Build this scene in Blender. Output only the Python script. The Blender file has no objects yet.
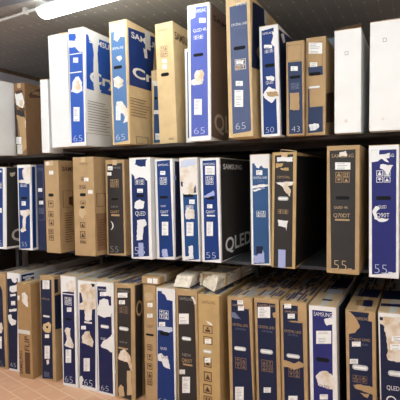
import bpy, bmesh, math, random
from mathutils import Vector, Matrix, Euler

# ------------------------------------------------------------------ measured layout
# every carton: id, shelf row, label, body finish, [x, y, z, width, depth, height, lean, yaw],
# then its printed / stuck / torn details in metres on the front (F), right side (S) or top (T)
CAM=dict(loc=(0.1017, -3.3064, 1.8896),right=(0.906586, 0.421761, -0.014781),up=(-0.006186, 0.048301, 0.998814),fwd=(-0.421975, 0.905419, -0.046398),f=466.7)
Z1,Z2=1.225,2.1815
CARTONS = [
('T0',3,'plain white carton at the far left end of the top shelf','white',[-3.6096, -0.073, 2.1423, 0.1703, 1.5, 0.711, 0.01, 0.0],[
]),
('T1',3,'battered brown carton on the top shelf with dark oval mark on its side','tan_dark',[-3.4338, 0.1376, 2.1422, 0.1409, 1.25, 0.7034, -0.0099, 0.0018],[
 ('panel','char','F',[[-0.069,0.5114],[-0.0416,0.5151],[-0.0354,0.0167],[-0.068,0.0306]],None),
 ('patch','white','F',[[-0.0565,0.6069],[0.0268,0.6229],[0.0633,0.5104],[0.041,0.4591],[-0.0427,0.4957]],None),
 ('patch','cream','F',[[-0.0071,0.5412],[0.0449,0.5315],[0.0419,0.476],[-0.0042,0.4728]],None),
 ('panel','char','F',[[-0.0387,0.4464],[0.0532,0.4435],[0.0621,0.3652],[-0.0268,0.2987]],None),
 ('patch','cream','F',[[0.0231,0.3682],[0.069,0.34],[0.069,0.2662],[0.0427,0.2451]],None),
 ('patch','darkbrown','F',[[-0.0486,0.6305],[0.0375,0.6387],[0.0492,0.6133],[-0.0371,0.5976]],None),
 ('patch','darkbrown','F',[[-0.0113,0.4636],[0.069,0.4563],[0.069,0.4317],[-0.0,0.4285]],None),
 ('patch','tan','F',[[-0.048,0.3982],[0.0621,0.3652],[0.069,0.0721],[0.0114,0.0269],[-0.0163,0.249]],None),
 ('sticker','sticker','F',[[-0.0597,0.183],[0.0064,0.179],[0.0027,0.1107],[-0.0634,0.1142]],None),
 ('tape','tape','F',[[-0.0504,0.1086],[0.0156,0.1051],[0.0106,0.0122],[-0.0555,0.0152]],None),
 ('panel','darkbrown','S',[[0.0488,0.5898],[0.1005,0.6347],[0.2195,0.6841],[0.2229,0.5894],[0.067,0.5632]],None),
 ('text','tan','S',[[0.0991,0.6448],[0.2781,0.6448],[0.2781,0.6031],[0.0991,0.6031]],('SAMSUNG',0)),
]),
('T2',3,'narrow low white carton on the top shelf, right of the battered brown one','white',[-2.952, -0.047, 2.1415, 0.0887, 1.25, 0.6578, 0.0013, -0.0008],[
 ('sticker','white','F',[[0.0092,0.473],[0.0428,0.4701],[0.0428,0.4435],[0.0082,0.4463]],None),
]),
('T3',2,'tall blank white carton on the top shelf beside the bright blue and white one','white',[-2.7634, -0.0526, 2.183, 0.2124, 1.5, 0.9912, -0.0147, -0.003],[
 ('tape','tan','F',[[0.0467,0.9897],[0.1047,0.9897],[0.1047,0.9741],[0.0456,0.9849]],None),
]),
('T4',2,'tall white carton with bright blue label and torn white drip down its side','white',[-2.5455, -0.0898, 2.1821, 0.1662, 1.6, 0.999, 0.0074, -0.0027],[
 ('panel','blue_b','F',[[-0.0772,0.9593],[0.0672,0.9486],[0.068,0.0357],[-0.0705,0.0291]],None),
 ('patch','white','F',[[-0.0051,0.9643],[0.0712,0.9597],[0.0688,0.794],[0.0354,0.7951],[0.0135,0.8153],[-0.0084,0.84],[-0.0766,0.844],[-0.0787,0.9034],[-0.0146,0.8893],[0.0012,0.9195]],None),
 ('patch','cream','F',[[0.0012,0.9195],[0.0572,0.9179],[0.0622,0.824],[0.0286,0.8208],[-0.0003,0.861]],None),
 ('strip','white','F',[[-0.0703,0.7958],[0.061,0.7803],[0.0608,0.7716],[-0.0705,0.787]],None),
 ('strip','white','F',[[-0.0708,0.6386],[0.0533,0.626],[0.0531,0.6172],[-0.0711,0.6297]],None),
 ('sticker','sticker','F',[[-0.0334,0.7546],[0.0192,0.7486],[0.0181,0.7061],[-0.0346,0.7119]],None),
 ('patch','white','F',[[-0.0561,0.4824],[-0.0466,0.5485],[-0.0114,0.5897],[0.0225,0.5908],[0.0512,0.5439],[0.0568,0.4728],[0.0603,0.4653],[0.0037,0.4494],[-0.0679,0.4702]],None),
 ('patch','peach','F',[[-0.0289,0.5024],[-0.0086,0.5524],[0.0216,0.557],[0.039,0.5038],[0.0383,0.4775],[0.0044,0.473]],None),
 ('sticker','sticker','F',[[-0.041,0.3353],[0.0232,0.3308],[0.02,0.2106],[-0.0443,0.2143]],None),
 ('text','white','F',[[-0.0476,0.0944],[0.0469,0.0902],[0.0456,0.0396],[-0.049,0.0433]],('65',0)),
 ('panel','blue_b','S',[[0.0282,0.9453],[0.3815,0.9519],[0.3838,0.4807],[0.0232,0.4878]],None),
 ('text','white','S',[[0.0673,0.9322],[0.4941,0.9322],[0.4941,0.8846],[0.0673,0.8846]],('SAMSUNG',0)),
 ('text','white','S',[[0.0655,0.6478],[0.754,0.6478],[0.754,0.5178],[0.0655,0.5178]],('Crystal',0)),
 ('patch','white','S',[[0.0563,0.9528],[0.1516,0.956],[0.2055,0.9504],[0.1768,0.8189],[0.1866,0.6537],[0.202,0.5035],[0.2272,0.5032],[0.1903,0.4481],[0.1267,0.4627],[0.1143,0.53],[0.111,0.5789],[0.1272,0.7923],[0.1111,0.8931],[0.0643,0.9108]],None),
 ('lines','greyprint','S',[[0.0345,0.4053],[0.3668,0.4053],[0.3668,0.1368],[0.0345,0.1368]],None),
 ('frame','greyprint','S',[[0.0068,0.1128],[0.3576,0.1128],[0.3576,0.0015],[0.0068,0.0015]],None),
]),
('T5',2,'tall light brown carton with slate blue front and blue Crystal print on its side','tan_l',[-2.1451, -0.0253, 2.1826, 0.1752, 1.6, 1.0199, -0.0122, -0.0014],[
 ('panel','slate_b','F',[[-0.0695,0.9464],[0.0677,0.9305],[0.0689,0.0297],[-0.0685,0.0158]],None),  # label print paled: lamplight put into its colour
 ('patch','cream','F',[[-0.0796,1.0013],[0.0731,0.9807],[0.0657,0.8783],[0.0192,0.8839],[-0.0048,0.8503],[-0.0424,0.8731],[-0.0314,0.9289],[-0.075,0.9415]],None),
 ('text','white','F',[[-0.0624,0.8155],[0.0506,0.7993],[0.0498,0.7795],[-0.0633,0.7954]],('CRYSTAL UHD',0)),
 ('patch','cream','F',[[-0.0238,0.7236],[0.0219,0.7318],[0.0347,0.7043],[0.0061,0.6851]],None),
 ('hole','hole','F',[[-0.0511,0.6579],[0.0325,0.6473],[0.0315,0.6216],[-0.0522,0.632]],None),
 ('patch','cream','F',[[-0.0589,0.5545],[-0.0055,0.5685],[0.04,0.5287],[0.0298,0.4896],[0.0451,0.4888],[-0.0117,0.4632],[-0.0497,0.4817]],None),
 ('patch','cream','F',[[-0.0318,0.3564],[0.0208,0.3558],[0.0703,0.2893],[0.0715,0.1869],[0.0225,0.1762],[0.0451,0.2193],[0.029,0.2539],[-0.0002,0.265],[-0.0105,0.3153],[-0.042,0.321]],None),
 ('sticker','sticker','F',[[-0.042,0.321],[0.0036,0.3169],[-0.001,0.2012],[-0.0467,0.2048]],None),
 ('text','white','F',[[-0.0513,0.0881],[0.0397,0.0822],[0.0379,0.0359],[-0.0532,0.0414]],('65',0)),
 ('panel','royal','S',[[0.0231,0.9594],[0.4544,0.9904],[0.3709,0.4924],[0.0174,0.4871]],None),
 ('text','cream','S',[[0.0634,0.9392],[0.6079,0.9392],[0.6079,0.8866],[0.0634,0.8866]],('SAMSUNG',0)),
 ('text','cream','S',[[0.0655,0.6541],[0.9101,0.6541],[0.9101,0.5369],[0.0655,0.5369]],('Crystal',0)),
 ('patch','cream','S',[[0.2492,0.8432],[0.3015,0.8483],[0.3145,0.7705],[0.2675,0.763]],None),
 ('tape','tape','S',[[0.2816,1.0053],[0.3712,1.0053],[0.3712,0.8489],[0.2816,0.8489]],None),
 ('lines','brownprint','S',[[0.0232,0.4061],[0.3325,0.4061],[0.3325,0.239],[0.0232,0.239]],None),
 ('frame','brownprint','S',[[0.0888,0.0713],[0.2815,0.0713],[0.2815,0.0092],[0.0888,0.0092]],None),
]),
('T6',2,'short carton with blue label standing back between two taller light brown cartons','tan_l',[-1.9725, 0.2963, 2.1815, 0.125, 1.1, 0.6615, 0.0, 0.0],[
 ('panel','blue_d','F',[[-0.0346,0.5609],[0.061,0.5541],[0.0531,0.0304],[-0.0465,0.0272]],None),
 ('patch','cream','F',[[-0.0486,0.573],[0.0521,0.5629],[0.0072,0.5218],[-0.0494,0.5348]],None),
 ('hole','hole','F',[[-0.0375,0.4312],[-0.0019,0.4282],[-0.0024,0.4053],[-0.038,0.4083]],None),
 ('sticker','sticker','F',[[-0.0418,0.3166],[0.0115,0.3126],[0.0107,0.2776],[-0.0426,0.2813]],None),
 ('sticker','sticker','F',[[-0.0303,0.1113],[0.0159,0.1088],[0.0147,0.0521],[-0.0315,0.0543]],None),
]),
('T7',2,'tall plain light brown carton with a black grip hole, on the top shelf','tan_l',[-1.7801, 0.1268, 2.1838, 0.1661, 1.6, 0.9941, -0.0284, -0.002],[
 ('text','darkbrown','F',[[-0.0547,0.9526],[0.0408,0.9358],[0.04,0.9188],[-0.0556,0.9355]],('SAMSUNG',0)),
 ('icons','brownprint','F',[[-0.0399,0.8134],[0.031,0.802],[0.0263,0.7069],[-0.0447,0.7175]],(2,2)),
 ('sticker','sticker','F',[[-0.024,0.6971],[0.0156,0.6913],[0.0142,0.6628],[-0.0254,0.6685]],None),
 ('sticker','sticker','F',[[-0.0228,0.6537],[0.0135,0.6485],[0.0118,0.6143],[-0.0245,0.6194]],None),
 ('hole','hole','F',[[-0.0427,0.5901],[0.0333,0.5797],[0.0319,0.5512],[-0.0441,0.5614]],None),
 ('lines','brownprint','F',[[0.0046,0.0497],[0.0704,0.0445],[0.0695,0.0273],[0.0038,0.0324]],None),
 ('text','darkbrown','S',[[0.033,0.9213],[0.3707,0.9213],[0.3707,0.8544],[0.033,0.8544]],('SAMSUNG',0)),
]),
('T8',2,'thin white edge of a carton set back beside the periwinkle fronted one','white',[-1.6, 0.2027, 2.1815, 0.11, 1.2, 0.7807, 0.0, 0.0],[
 ('panel','blue_d','F',[[-0.0324,0.7533],[0.0136,0.7557],[0.0105,0.0434],[-0.0358,0.0457]],None),
]),
('T9',2,'tall white carton with periwinkle blue front and dark side, on the top shelf','white',[-1.4395, 0.0161, 2.1816, 0.19, 1.62, 1.0505, 0.0016, -0.003],[
 ('panel','peri','F',[[-0.0686,1.0321],[0.0744,1.0244],[0.071,0.0398],[-0.074,0.0354]],None),
 ('patch','white','F',[[-0.0893,1.0435],[-0.022,1.0381],[-0.0258,0.9533],[-0.0388,0.9496],[-0.0674,0.9425],[-0.0934,0.9523]],None),
 ('text','white','F',[[-0.0197,1.0172],[0.0641,1.0036],[0.0637,0.9766],[-0.0201,0.99]],('SAMSUNG',0)),
 ('sticker','sticker','F',[[0.0074,0.9424],[0.0606,0.9342],[0.0601,0.8981],[0.0068,0.9061]],None),
 ('text','white','F',[[-0.0452,0.8727],[0.0696,0.8559],[0.0692,0.8266],[-0.0456,0.843]],('QLED 4K',0)),
 ('icons','white','F',[[-0.0434,0.8197],[0.0411,0.8079],[0.0406,0.7761],[-0.0439,0.7876]],(2,2)),
 ('hole','hole','F',[[-0.0456,0.6797],[0.0391,0.6693],[0.0388,0.6465],[-0.0459,0.6567]],None),
 ('patch','cream','F',[[-0.0697,0.4727],[-0.0356,0.4832],[-0.0416,0.515],[-0.0191,0.5461],[0.0271,0.5479],[0.0445,0.5117],[0.0281,0.4388],[-0.0429,0.433],[-0.0689,0.4401]],None),
 ('patch','peach','F',[[-0.029,0.4964],[-0.009,0.5346],[0.0295,0.5362],[0.0352,0.4898],[0.0091,0.4556],[-0.0229,0.4669]],None),
 ('sticker','sticker','F',[[-0.0445,0.3279],[0.0213,0.3224],[0.0195,0.2001],[-0.0464,0.2046]],None),
 ('text','white','F',[[-0.0493,0.1067],[0.0438,0.1014],[0.0431,0.0528],[-0.05,0.0576]],('65',0)),
 ('panel','umber','S',[[0.028,1.049],[0.4178,1.049],[0.3527,0.0054],[0.004,0.0314]],None),
 ('text','black','S',[[0.0602,0.9742],[0.7534,0.9742],[0.7534,0.9328],[0.0602,0.9328]],('SAMSUNG',0)),
 ('text','qgrey','S',[[0.061,0.2206],[0.7301,0.2206],[0.7301,0.0545],[0.061,0.0545]],('QLED',0)),
]),
('T10',2,'tallest brown carton on the top shelf with slate grey blue label, reaching the ceiling','tan_l',[-1.0554, -0.1062, 2.1829, 0.1847, 1.62, 1.0046, -0.0155, 0.0012],[
 ('panel','slate_g','F',[[-0.0633,0.9346],[0.0672,0.9477],[0.0787,0.0452],[-0.0627,0.0554]],None),  # glossy navy print with the tube's reflection put into its colour
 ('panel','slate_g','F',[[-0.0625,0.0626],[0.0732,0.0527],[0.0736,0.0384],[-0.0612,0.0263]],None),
 ('text','white','F',[[-0.0122,0.9402],[0.064,0.9263],[0.0645,0.9457],[-0.0116,0.9598]],('SAMSUNG',0)),
 ('text','white','F',[[-0.0529,0.8235],[0.0687,0.8032],[0.0682,0.7849],[-0.0535,0.8049]],('CRYSTAL UHD',0)),
 ('text','slate_t','F',[[-0.0324,0.7891],[0.0496,0.7757],[0.0493,0.7634],[-0.0327,0.7767]],('65 inch class',0)),
 ('hole','hole','F',[[-0.0388,0.6545],[0.0513,0.6413],[0.0507,0.6168],[-0.0395,0.6297]],None),
 ('icons','cream','F',[[-0.0332,0.5652],[0.0543,0.5533],[0.0522,0.4733],[-0.0354,0.4843]],(2,2)),
 ('sticker','sticker','F',[[-0.0188,0.5495],[0.0302,0.543],[0.0296,0.5183],[-0.0195,0.5247]],None),
 ('patch','tan','F',[[-0.0267,0.5082],[0.0002,0.5109],[0.0156,0.4903],[-0.006,0.4806]],None),
 ('sticker','sticker','F',[[-0.0287,0.4049],[0.0245,0.3987],[0.0236,0.364],[-0.0297,0.3699]],None),
 ('sticker','sticker','F',[[-0.0399,0.3409],[0.0255,0.3339],[0.0223,0.2145],[-0.0432,0.2205]],None),
 ('text','white','F',[[-0.0369,0.1065],[0.0379,0.1006],[0.0366,0.0532],[-0.0382,0.0586]],('65',0)),
 ('panel','navy','S',[[0.0583,0.9648],[0.3593,1.0031],[0.3222,0.5334],[0.1983,0.5072],[0.004,0.4895]],None),
 ('text','tan','S',[[0.113,0.6835],[1.2877,0.6835],[1.2877,0.5394],[0.113,0.5394]],('Crystal',0)),
 ('tape','tape','S',[[0.3339,1.0031],[0.4002,1.0031],[0.4002,0.8908],[0.3339,0.8908]],None),
]),
('T11',2,'size 50 white edged blue carton with diamond shaped torn spot, on the top shelf','white',[-0.855, -0.0339, 2.1825, 0.1389, 1.3, 0.788, -0.0146, -0.0028],[
 ('panel','royal2','F',[[-0.0517,0.7549],[0.0375,0.7651],[0.0498,0.0177],[-0.0513,0.0171]],None),
 ('patch','white','F',[[0.0293,0.7419],[0.0444,0.7297],[0.0548,0.6254],[0.0321,0.6385],[0.0173,0.6603],[0.0309,0.6963]],None),
 ('text','white','F',[[-0.0441,0.7475],[0.0292,0.7358],[0.0288,0.7199],[-0.0445,0.7315]],('SAMSUNG',0)),
 ('sticker','sticker','F',[[-0.0345,0.6557],[0.0246,0.6469],[0.0241,0.6224],[-0.0351,0.631]],None),
 ('icons','white','F',[[-0.0327,0.6232],[0.0341,0.6136],[0.0336,0.5891],[-0.0333,0.5985]],(2,2)),
 ('hole','hole','F',[[-0.0338,0.5217],[0.0395,0.5121],[0.039,0.4875],[-0.0343,0.4969]],None),
 ('patch','white','F',[[-0.0261,0.429],[0.0102,0.4308],[0.0356,0.4179],[0.0325,0.3936],[-0.0189,0.402]],None),
 ('text','white','F',[[-0.0268,0.3979],[0.0273,0.3917],[0.0268,0.367],[-0.0273,0.3731]],('QLED',0)),
 ('patch','white','F',[[-0.0552,0.3012],[-0.007,0.3559],[0.0615,0.3163],[0.0658,0.2813],[0.0097,0.2374],[-0.0323,0.2714]],None),
 ('patch','tan','F',[[-0.0273,0.3183],[0.0538,0.3147],[0.0658,0.2813],[0.0172,0.2813],[-0.0162,0.291]],None),
 ('text','white','F',[[-0.034,0.0701],[0.0252,0.0657],[0.0243,0.0266],[-0.0349,0.0307]],('50',0)),
 ('panel','navy','S',[[0.0212,0.7536],[0.4551,0.7865],[0.3733,0.0112],[0.0347,0.012]],None),
 ('patch','white','S',[[0.0611,0.7313],[0.1447,0.7601],[0.19,0.7083],[0.129,0.6851],[0.0832,0.7123]],None),
]),
('T12',2,'smaller brown carton on the top shelf with blank tan area above navy label','tan',[-0.687, 0.0025, 2.1816, 0.1261, 1.15, 0.6613, 0.0022, 0.0001],[
 ('panel','blue_s','F',[[-0.0512,0.5203],[0.049,0.5172],[0.0541,0.0138],[-0.0424,0.0145]],None),
 ('frame','brownprint','F',[[-0.055,0.6447],[0.045,0.6316],[0.0448,0.5197],[-0.0555,0.5313]],None),
 ('sticker','sticker','F',[[-0.0298,0.4906],[0.0193,0.4852],[0.0192,0.4539],[-0.0299,0.4591]],None),
 ('hole','hole','F',[[-0.0376,0.4263],[0.0382,0.4185],[0.0381,0.3977],[-0.0376,0.4053]],None),
 ('icons','slate_t','F',[[-0.0302,0.3758],[0.0317,0.3698],[0.0316,0.3238],[-0.0304,0.3294]],(2,2)),
 ('patch','tan','F',[[-0.0391,0.3028],[0.0273,0.3033],[0.029,0.1794],[-0.0374,0.1842]],None),
 ('text','white','F',[[-0.0249,0.0689],[0.033,0.0655],[0.0329,0.0265],[-0.025,0.0296]],('43',0)),
]),
('T13',2,'brown carton on the top shelf with white sheet above a black grip hole','tan',[-0.5527, 0.0482, 2.1819, 0.1368, 1.15, 0.6823, 0.0061, 0.0005],[
 ('frame','brownprint','F',[[-0.0576,0.6545],[0.0465,0.6411],[0.0471,0.472],[-0.0572,0.4831]],None),
 ('sticker','sticker','F',[[-0.0512,0.6516],[0.0444,0.6393],[0.0447,0.5631],[-0.0511,0.5744]],None),
 ('sticker','sticker','F',[[-0.0404,0.5126],[0.0098,0.5071],[0.0099,0.4759],[-0.0403,0.4813]],None),
 ('panel','blue_s','F',[[-0.053,0.4784],[0.0471,0.4782],[0.0493,0.4179],[-0.0507,0.4216]],None),
 ('hole','hole','F',[[-0.0455,0.4442],[0.0348,0.436],[0.0349,0.4132],[-0.0455,0.4211]],None),
 ('panel','blue_s','F',[[-0.0527,0.328],[-0.0442,0.3273],[-0.0418,0.1987],[0.0501,0.2005],[0.0507,0.0229],[-0.0541,0.0175]],None),
 ('grip','grip','F',[[-0.0485,0.3487],[0.031,0.3415],[0.0311,0.3249],[-0.0484,0.3318]],None),
 ('patch','white','F',[[-0.05,0.0745],[-0.0078,0.0848],[0.0215,0.079],[0.0257,0.0578],[-0.0024,0.035],[-0.0393,0.0337]],None),
 ('text','white','F',[[-0.0394,0.0687],[0.0132,0.0658],[0.0133,0.0342],[-0.0393,0.0369]],('43',0)),
 ('panel','darkbrown','S',[[0.0055,0.2852],[0.3328,0.3499],[0.3394,0.1236],[0.0159,0.0852]],None),
]),
('T14',2,'blank white carton with an open brown flap on top, right side of the top shelf','white2',[-0.3289, -0.0064, 2.1817, 0.1718, 1.2, 0.6909, 0.0026, -0.0027],[
 ('frame','greyprint','F',[[-0.0186,0.5451],[0.0047,0.5422],[0.0047,0.5191],[-0.0185,0.5219]],None),
 ('patch','cream','F',[[-0.0228,0.088],[-0.0032,0.0935],[0.0033,0.0729],[-0.0162,0.0674]],None),
]),
('T15',2,'blank white carton at the right end of the top shelf','white2',[-0.0927, -0.024, 2.1822, 0.1922, 1.2, 0.707, 0.0072, -0.0072],[
 ('frame','greyprint','F',[[-0.0183,0.5964],[0.0046,0.5933],[0.0049,0.5692],[-0.018,0.5721]],None),
 ('patch','cream','F',[[-0.0239,0.0831],[-0.0057,0.0852],[-0.0025,0.0688],[-0.0177,0.0665]],None),
]),
('T16',2,'grey blue carton far back in the gap left of the flapped white carton','greyblue',[-0.675, 1.23, 2.1815, 0.14, 0.6, 1.0, 0.0, 0.0],[
]),
('M0',1,'white edged carton with dark side and big Q, far left of the middle shelf','white',[-3.6144, -0.0015, 1.2267, 0.17, 1.4, 0.8021, 0.0202, 0.003],[
 ('panel','royal2','F',[[-0.0835,0.7861],[0.0545,0.7885],[0.0379,0.0218],[-0.0835,0.0095]],None),
 ('sticker','sticker','F',[[-0.0021,0.7682],[0.038,0.7682],[0.0375,0.7507],[-0.0026,0.7507]],None),
 ('icons','white','F',[[-0.0255,0.651],[0.0388,0.6517],[0.0372,0.5933],[-0.0271,0.5923]],(2,2)),
 ('sticker','sticker','F',[[-0.0325,0.4007],[0.0321,0.4028],[0.0309,0.3587],[-0.0337,0.3563]],None),
 ('sticker','sticker','F',[[-0.0326,0.3982],[0.032,0.4004],[0.0308,0.3563],[-0.0338,0.3538]],None),
 ('text','white','F',[[-0.0455,0.0817],[0.0195,0.0858],[0.018,0.0294],[-0.0471,0.0249]],('55',0)),
 ('panel','char2','S',[[0.0195,0.7974],[0.163,0.8006],[0.1644,0.0203],[0.0046,0.0244]],None),
 ('text','qgrey','S',[[0.0645,0.1889],[0.5916,0.1889],[0.5916,0.0493],[0.0645,0.0493]],('QLED',0)),
 ('patch','cream','S',[[0.0571,0.7467],[0.1233,0.7544],[0.1188,0.7247],[0.0842,0.707],[0.062,0.7189]],None),
]),
('M1',1,'blue carton with cream torn strips, second from the left on the middle shelf','white',[-3.3083, 0.0299, 1.2256, 0.1695, 1.4, 0.8181, 0.0072, 0.0003],[
 ('panel','blue','F',[[-0.0702,0.7873],[0.0715,0.7908],[0.056,0.0196],[-0.0756,0.0062]],None),
 ('patch','cream','F',[[-0.0208,0.7636],[0.0128,0.7946],[0.0831,0.7991],[0.0833,0.6416],[0.0263,0.6375],[-0.0694,0.6491],[-0.0706,0.6707],[-0.0009,0.6776],[-0.0186,0.7207]],None),
 ('icons','white','F',[[-0.0507,0.6318],[0.0356,0.6317],[0.0347,0.606],[-0.0517,0.6059]],(2,1)),
 ('hole','hole','F',[[-0.0454,0.5122],[0.0352,0.5131],[0.0343,0.4873],[-0.0463,0.4862]],None),
 ('sticker','sticker','F',[[-0.0373,0.469],[0.0146,0.4698],[0.0131,0.4281],[-0.0388,0.4272]],None),
 ('patch','cream','F',[[-0.0599,0.3819],[0.0576,0.3917],[0.0617,0.346],[0.0598,0.3464],[0.0149,0.3164],[0.002,0.2222],[0.0103,0.1864],[-0.0482,0.1694],[-0.0669,0.1905],[-0.0369,0.2134],[-0.0233,0.3225],[-0.0574,0.3433]],None),
 ('text','white','F',[[-0.0497,0.0747],[0.0161,0.0781],[0.0146,0.0375],[-0.0512,0.0338]],('55',0)),
 ('panel','royal2','S',[[0.0173,0.7979],[0.0558,0.8],[0.0484,0.0245],[0.004,0.0215]],None),
]),
('M2',1,'narrow dark navy carton on the middle shelf, left of the two tan cartons','navy_b',[-3.1547, 0.0846, 1.2252, 0.0981, 1.1, 0.8171, 0.0039, -0.0011],[
 ('frame','slate_t','F',[[-0.0394,0.7833],[0.0467,0.7817],[0.0291,0.2897],[-0.0476,0.2872]],None),
 ('text','slate_t','F',[[-0.0323,0.7703],[0.0351,0.7691],[0.0347,0.7578],[-0.0327,0.7589]],('SAMSUNG',0)),
 ('sticker','sticker','F',[[-0.0294,0.5929],[0.0194,0.5928],[0.0182,0.5586],[-0.0307,0.5584]],None),
 ('hole','hole','F',[[-0.0272,0.4982],[0.0366,0.4987],[0.036,0.4816],[-0.0278,0.4809]],None),
 ('sticker','sticker','F',[[-0.0206,0.4724],[0.0282,0.4729],[0.027,0.4386],[-0.0219,0.4379]],None),
 ('icons','slate_t','F',[[-0.0306,0.4061],[0.0333,0.4072],[0.0312,0.3471],[-0.0328,0.3456]],(2,2)),
]),
('M3',1,'tan carton with round white spot near its top, middle shelf','tan',[-2.9197, -0.019, 1.2252, 0.1639, 1.35, 0.8448, 0.0023, -0.0004],[
 ('sticker','sticker','F',[[-0.0268,0.7537],[0.0227,0.7528],[0.0214,0.7179],[-0.0281,0.7186]],None),
 ('patch','cream','F',[[-0.0699,0.828],[-0.032,0.8398],[-0.0166,0.8076],[-0.0584,0.799]],None),
 ('hole','hole','F',[[-0.0427,0.546],[0.0194,0.5461],[0.0184,0.5174],[-0.0438,0.5171]],None),
 ('icons','darkbrown','F',[[-0.0491,0.4849],[0.0173,0.4855],[0.0148,0.4152],[-0.0517,0.4141]],(1,1)),
 ('icons','darkbrown','F',[[-0.0485,0.3884],[0.0138,0.3896],[0.0117,0.3287],[-0.0507,0.3272]],(1,1)),
 ('icons','darkbrown','F',[[-0.0472,0.3079],[0.0151,0.3095],[0.013,0.2501],[-0.0494,0.2481]],(1,1)),
 ('icons','darkbrown','F',[[-0.0557,0.2237],[0.0086,0.2259],[0.0067,0.1734],[-0.0576,0.1709]],(1,1)),
 ('icons','darkbrown','F',[[-0.0506,0.1656],[0.0101,0.168],[0.0081,0.1128],[-0.0526,0.11]],(1,1)),
 ('text','darkbrown','S',[[0.0448,0.7903],[0.3551,0.7903],[0.3551,0.7489],[0.0448,0.7489]],('SAMSUNG',0)),
 ('frame','darkbrown','S',[[0.0501,0.5685],[0.1838,0.5685],[0.1838,0.4134],[0.0501,0.4134]],None),
 ('panel','darkbrown','S',[[0.1306,0.5091],[0.1819,0.5135],[0.1785,0.4247],[0.1281,0.444]],None),
 ('lines','darkbrown','S',[[0.0662,0.3798],[0.1863,0.3798],[0.1863,0.0933],[0.0662,0.0933]],None),
]),
('M4',1,'wider tan carton with tilted white sticker above its grip hole, middle shelf','tan',[-2.5352, -0.0471, 1.225, 0.2237, 1.35, 0.8637, 0.0003, 0.0027],[
 ('text','darkbrown','F',[[-0.0363,0.8162],[0.0506,0.8138],[0.0501,0.7957],[-0.0369,0.7979]],('SAMSUNG',0)),
 ('icons','darkbrown','F',[[-0.025,0.6971],[0.0092,0.6966],[0.0078,0.654],[-0.0264,0.6544]],(1,1)),
 ('sticker','sticker','F',[[0.0088,0.6844],[0.0559,0.6838],[0.0549,0.6535],[0.0078,0.654]],None),
 ('icons','darkbrown','F',[[-0.0504,0.624],[0.0295,0.6234],[0.0282,0.5839],[-0.0517,0.5842]],(2,1)),
 ('hole','hole','F',[[-0.0413,0.5504],[0.0234,0.5504],[0.0225,0.523],[-0.0422,0.5228]],None),
 ('sticker','sticker','F',[[0.0488,0.5778],[0.0955,0.5776],[0.0945,0.5444],[0.0477,0.5443]],None),
 ('icons','darkbrown','F',[[-0.0396,0.486],[0.0213,0.4864],[0.0202,0.4498],[-0.0408,0.4491]],(1,1)),
 ('patch','tan_p','F',[[-0.052,0.4013],[-0.0321,0.4246],[0.0115,0.4176],[0.0214,0.3718],[-0.0143,0.3236],[-0.0592,0.3595]],None),
 ('hole','hole','F',[[-0.0374,0.4369],[0.0046,0.4374],[0.0039,0.4159],[-0.0381,0.4153]],None),
 ('icons','darkbrown','F',[[-0.0491,0.2981],[0.0121,0.2997],[0.0103,0.2444],[-0.051,0.2424]],(1,1)),
 ('icons','darkbrown','F',[[-0.0517,0.2208],[0.0096,0.2228],[0.0072,0.1489],[-0.0541,0.1464]],(1,1)),
 ('icons','darkbrown','F',[[-0.0507,0.1341],[0.0145,0.1369],[0.0136,0.1092],[-0.0516,0.1062]],(2,1)),
 ('frame','darkbrown','S',[[0.0309,0.5463],[0.1565,0.5463],[0.1565,0.431],[0.0309,0.431]],None),
 ('panel','tan_dark','S',[[0.0173,0.3722],[0.1608,0.3693],[0.1477,0.0404],[0.0287,0.0423]],None),
 ('lines','darkbrown','S',[[0.0403,0.3323],[0.1589,0.3323],[0.1589,0.0881],[0.0403,0.0881]],None),
]),
('M5',1,'brown edged charcoal size 55 carton on the middle shelf beside the wider tan one','tan',[-2.2903, 0.0728, 1.2252, 0.1987, 1.4, 0.8358, 0.0027, -0.0001],[
 ('panel','char','F',[[-0.0781,0.7982],[0.0795,0.8074],[0.0823,0.0222],[-0.0829,0.0087]],None),
 ('text','greyprint','F',[[-0.0246,0.776],[0.06,0.7742],[0.0597,0.7587],[-0.025,0.7603]],('SAMSUNG',0)),
 ('sticker','sticker','F',[[-0.0722,0.7823],[-0.0213,0.7812],[-0.0222,0.7459],[-0.0731,0.7468]],None),
 ('sticker','sticker','F',[[-0.0799,0.7299],[-0.0353,0.7291],[-0.0361,0.7003],[-0.0807,0.7009]],None),
 ('icons','tan','F',[[-0.0496,0.669],[0.0418,0.6681],[0.04,0.5952],[-0.0515,0.5954]],(2,2)),
 ('hole','hole','F',[[-0.0412,0.5033],[0.0315,0.5038],[0.0311,0.4855],[-0.0416,0.4849]],None),
 ('text','greyprint','F',[[-0.0461,0.4347],[0.0267,0.4357],[0.0262,0.4174],[-0.0466,0.4162]],('QLED 4K',0)),
 ('text','tan','F',[[-0.0536,0.3941],[0.0414,0.3958],[0.0407,0.3696],[-0.0543,0.3676]],('Q60T',0)),
 ('strip','tan','F',[[-0.0449,0.3599],[0.0405,0.3618],[0.0402,0.346],[-0.0453,0.344]],None),
 ('text','white','F',[[-0.0528,0.2988],[-0.021,0.2997],[-0.0229,0.223],[-0.0548,0.2219]],(')',0)),
 ('text','greyprint','F',[[-0.0619,0.0752],[0.0241,0.0796],[0.0229,0.0293],[-0.0632,0.0245]],('55',0)),
]),
('M6',1,'blue carton on the middle shelf with its upper label torn away to white','white',[-1.9731, -0.0167, 1.2255, 0.2028, 1.4, 0.8429, -0.0054, 0.0013],[
 ('panel','blue_n','F',[[-0.0798,0.826],[0.0713,0.828],[0.0714,0.0292],[-0.0842,0.0111]],None),
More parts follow.
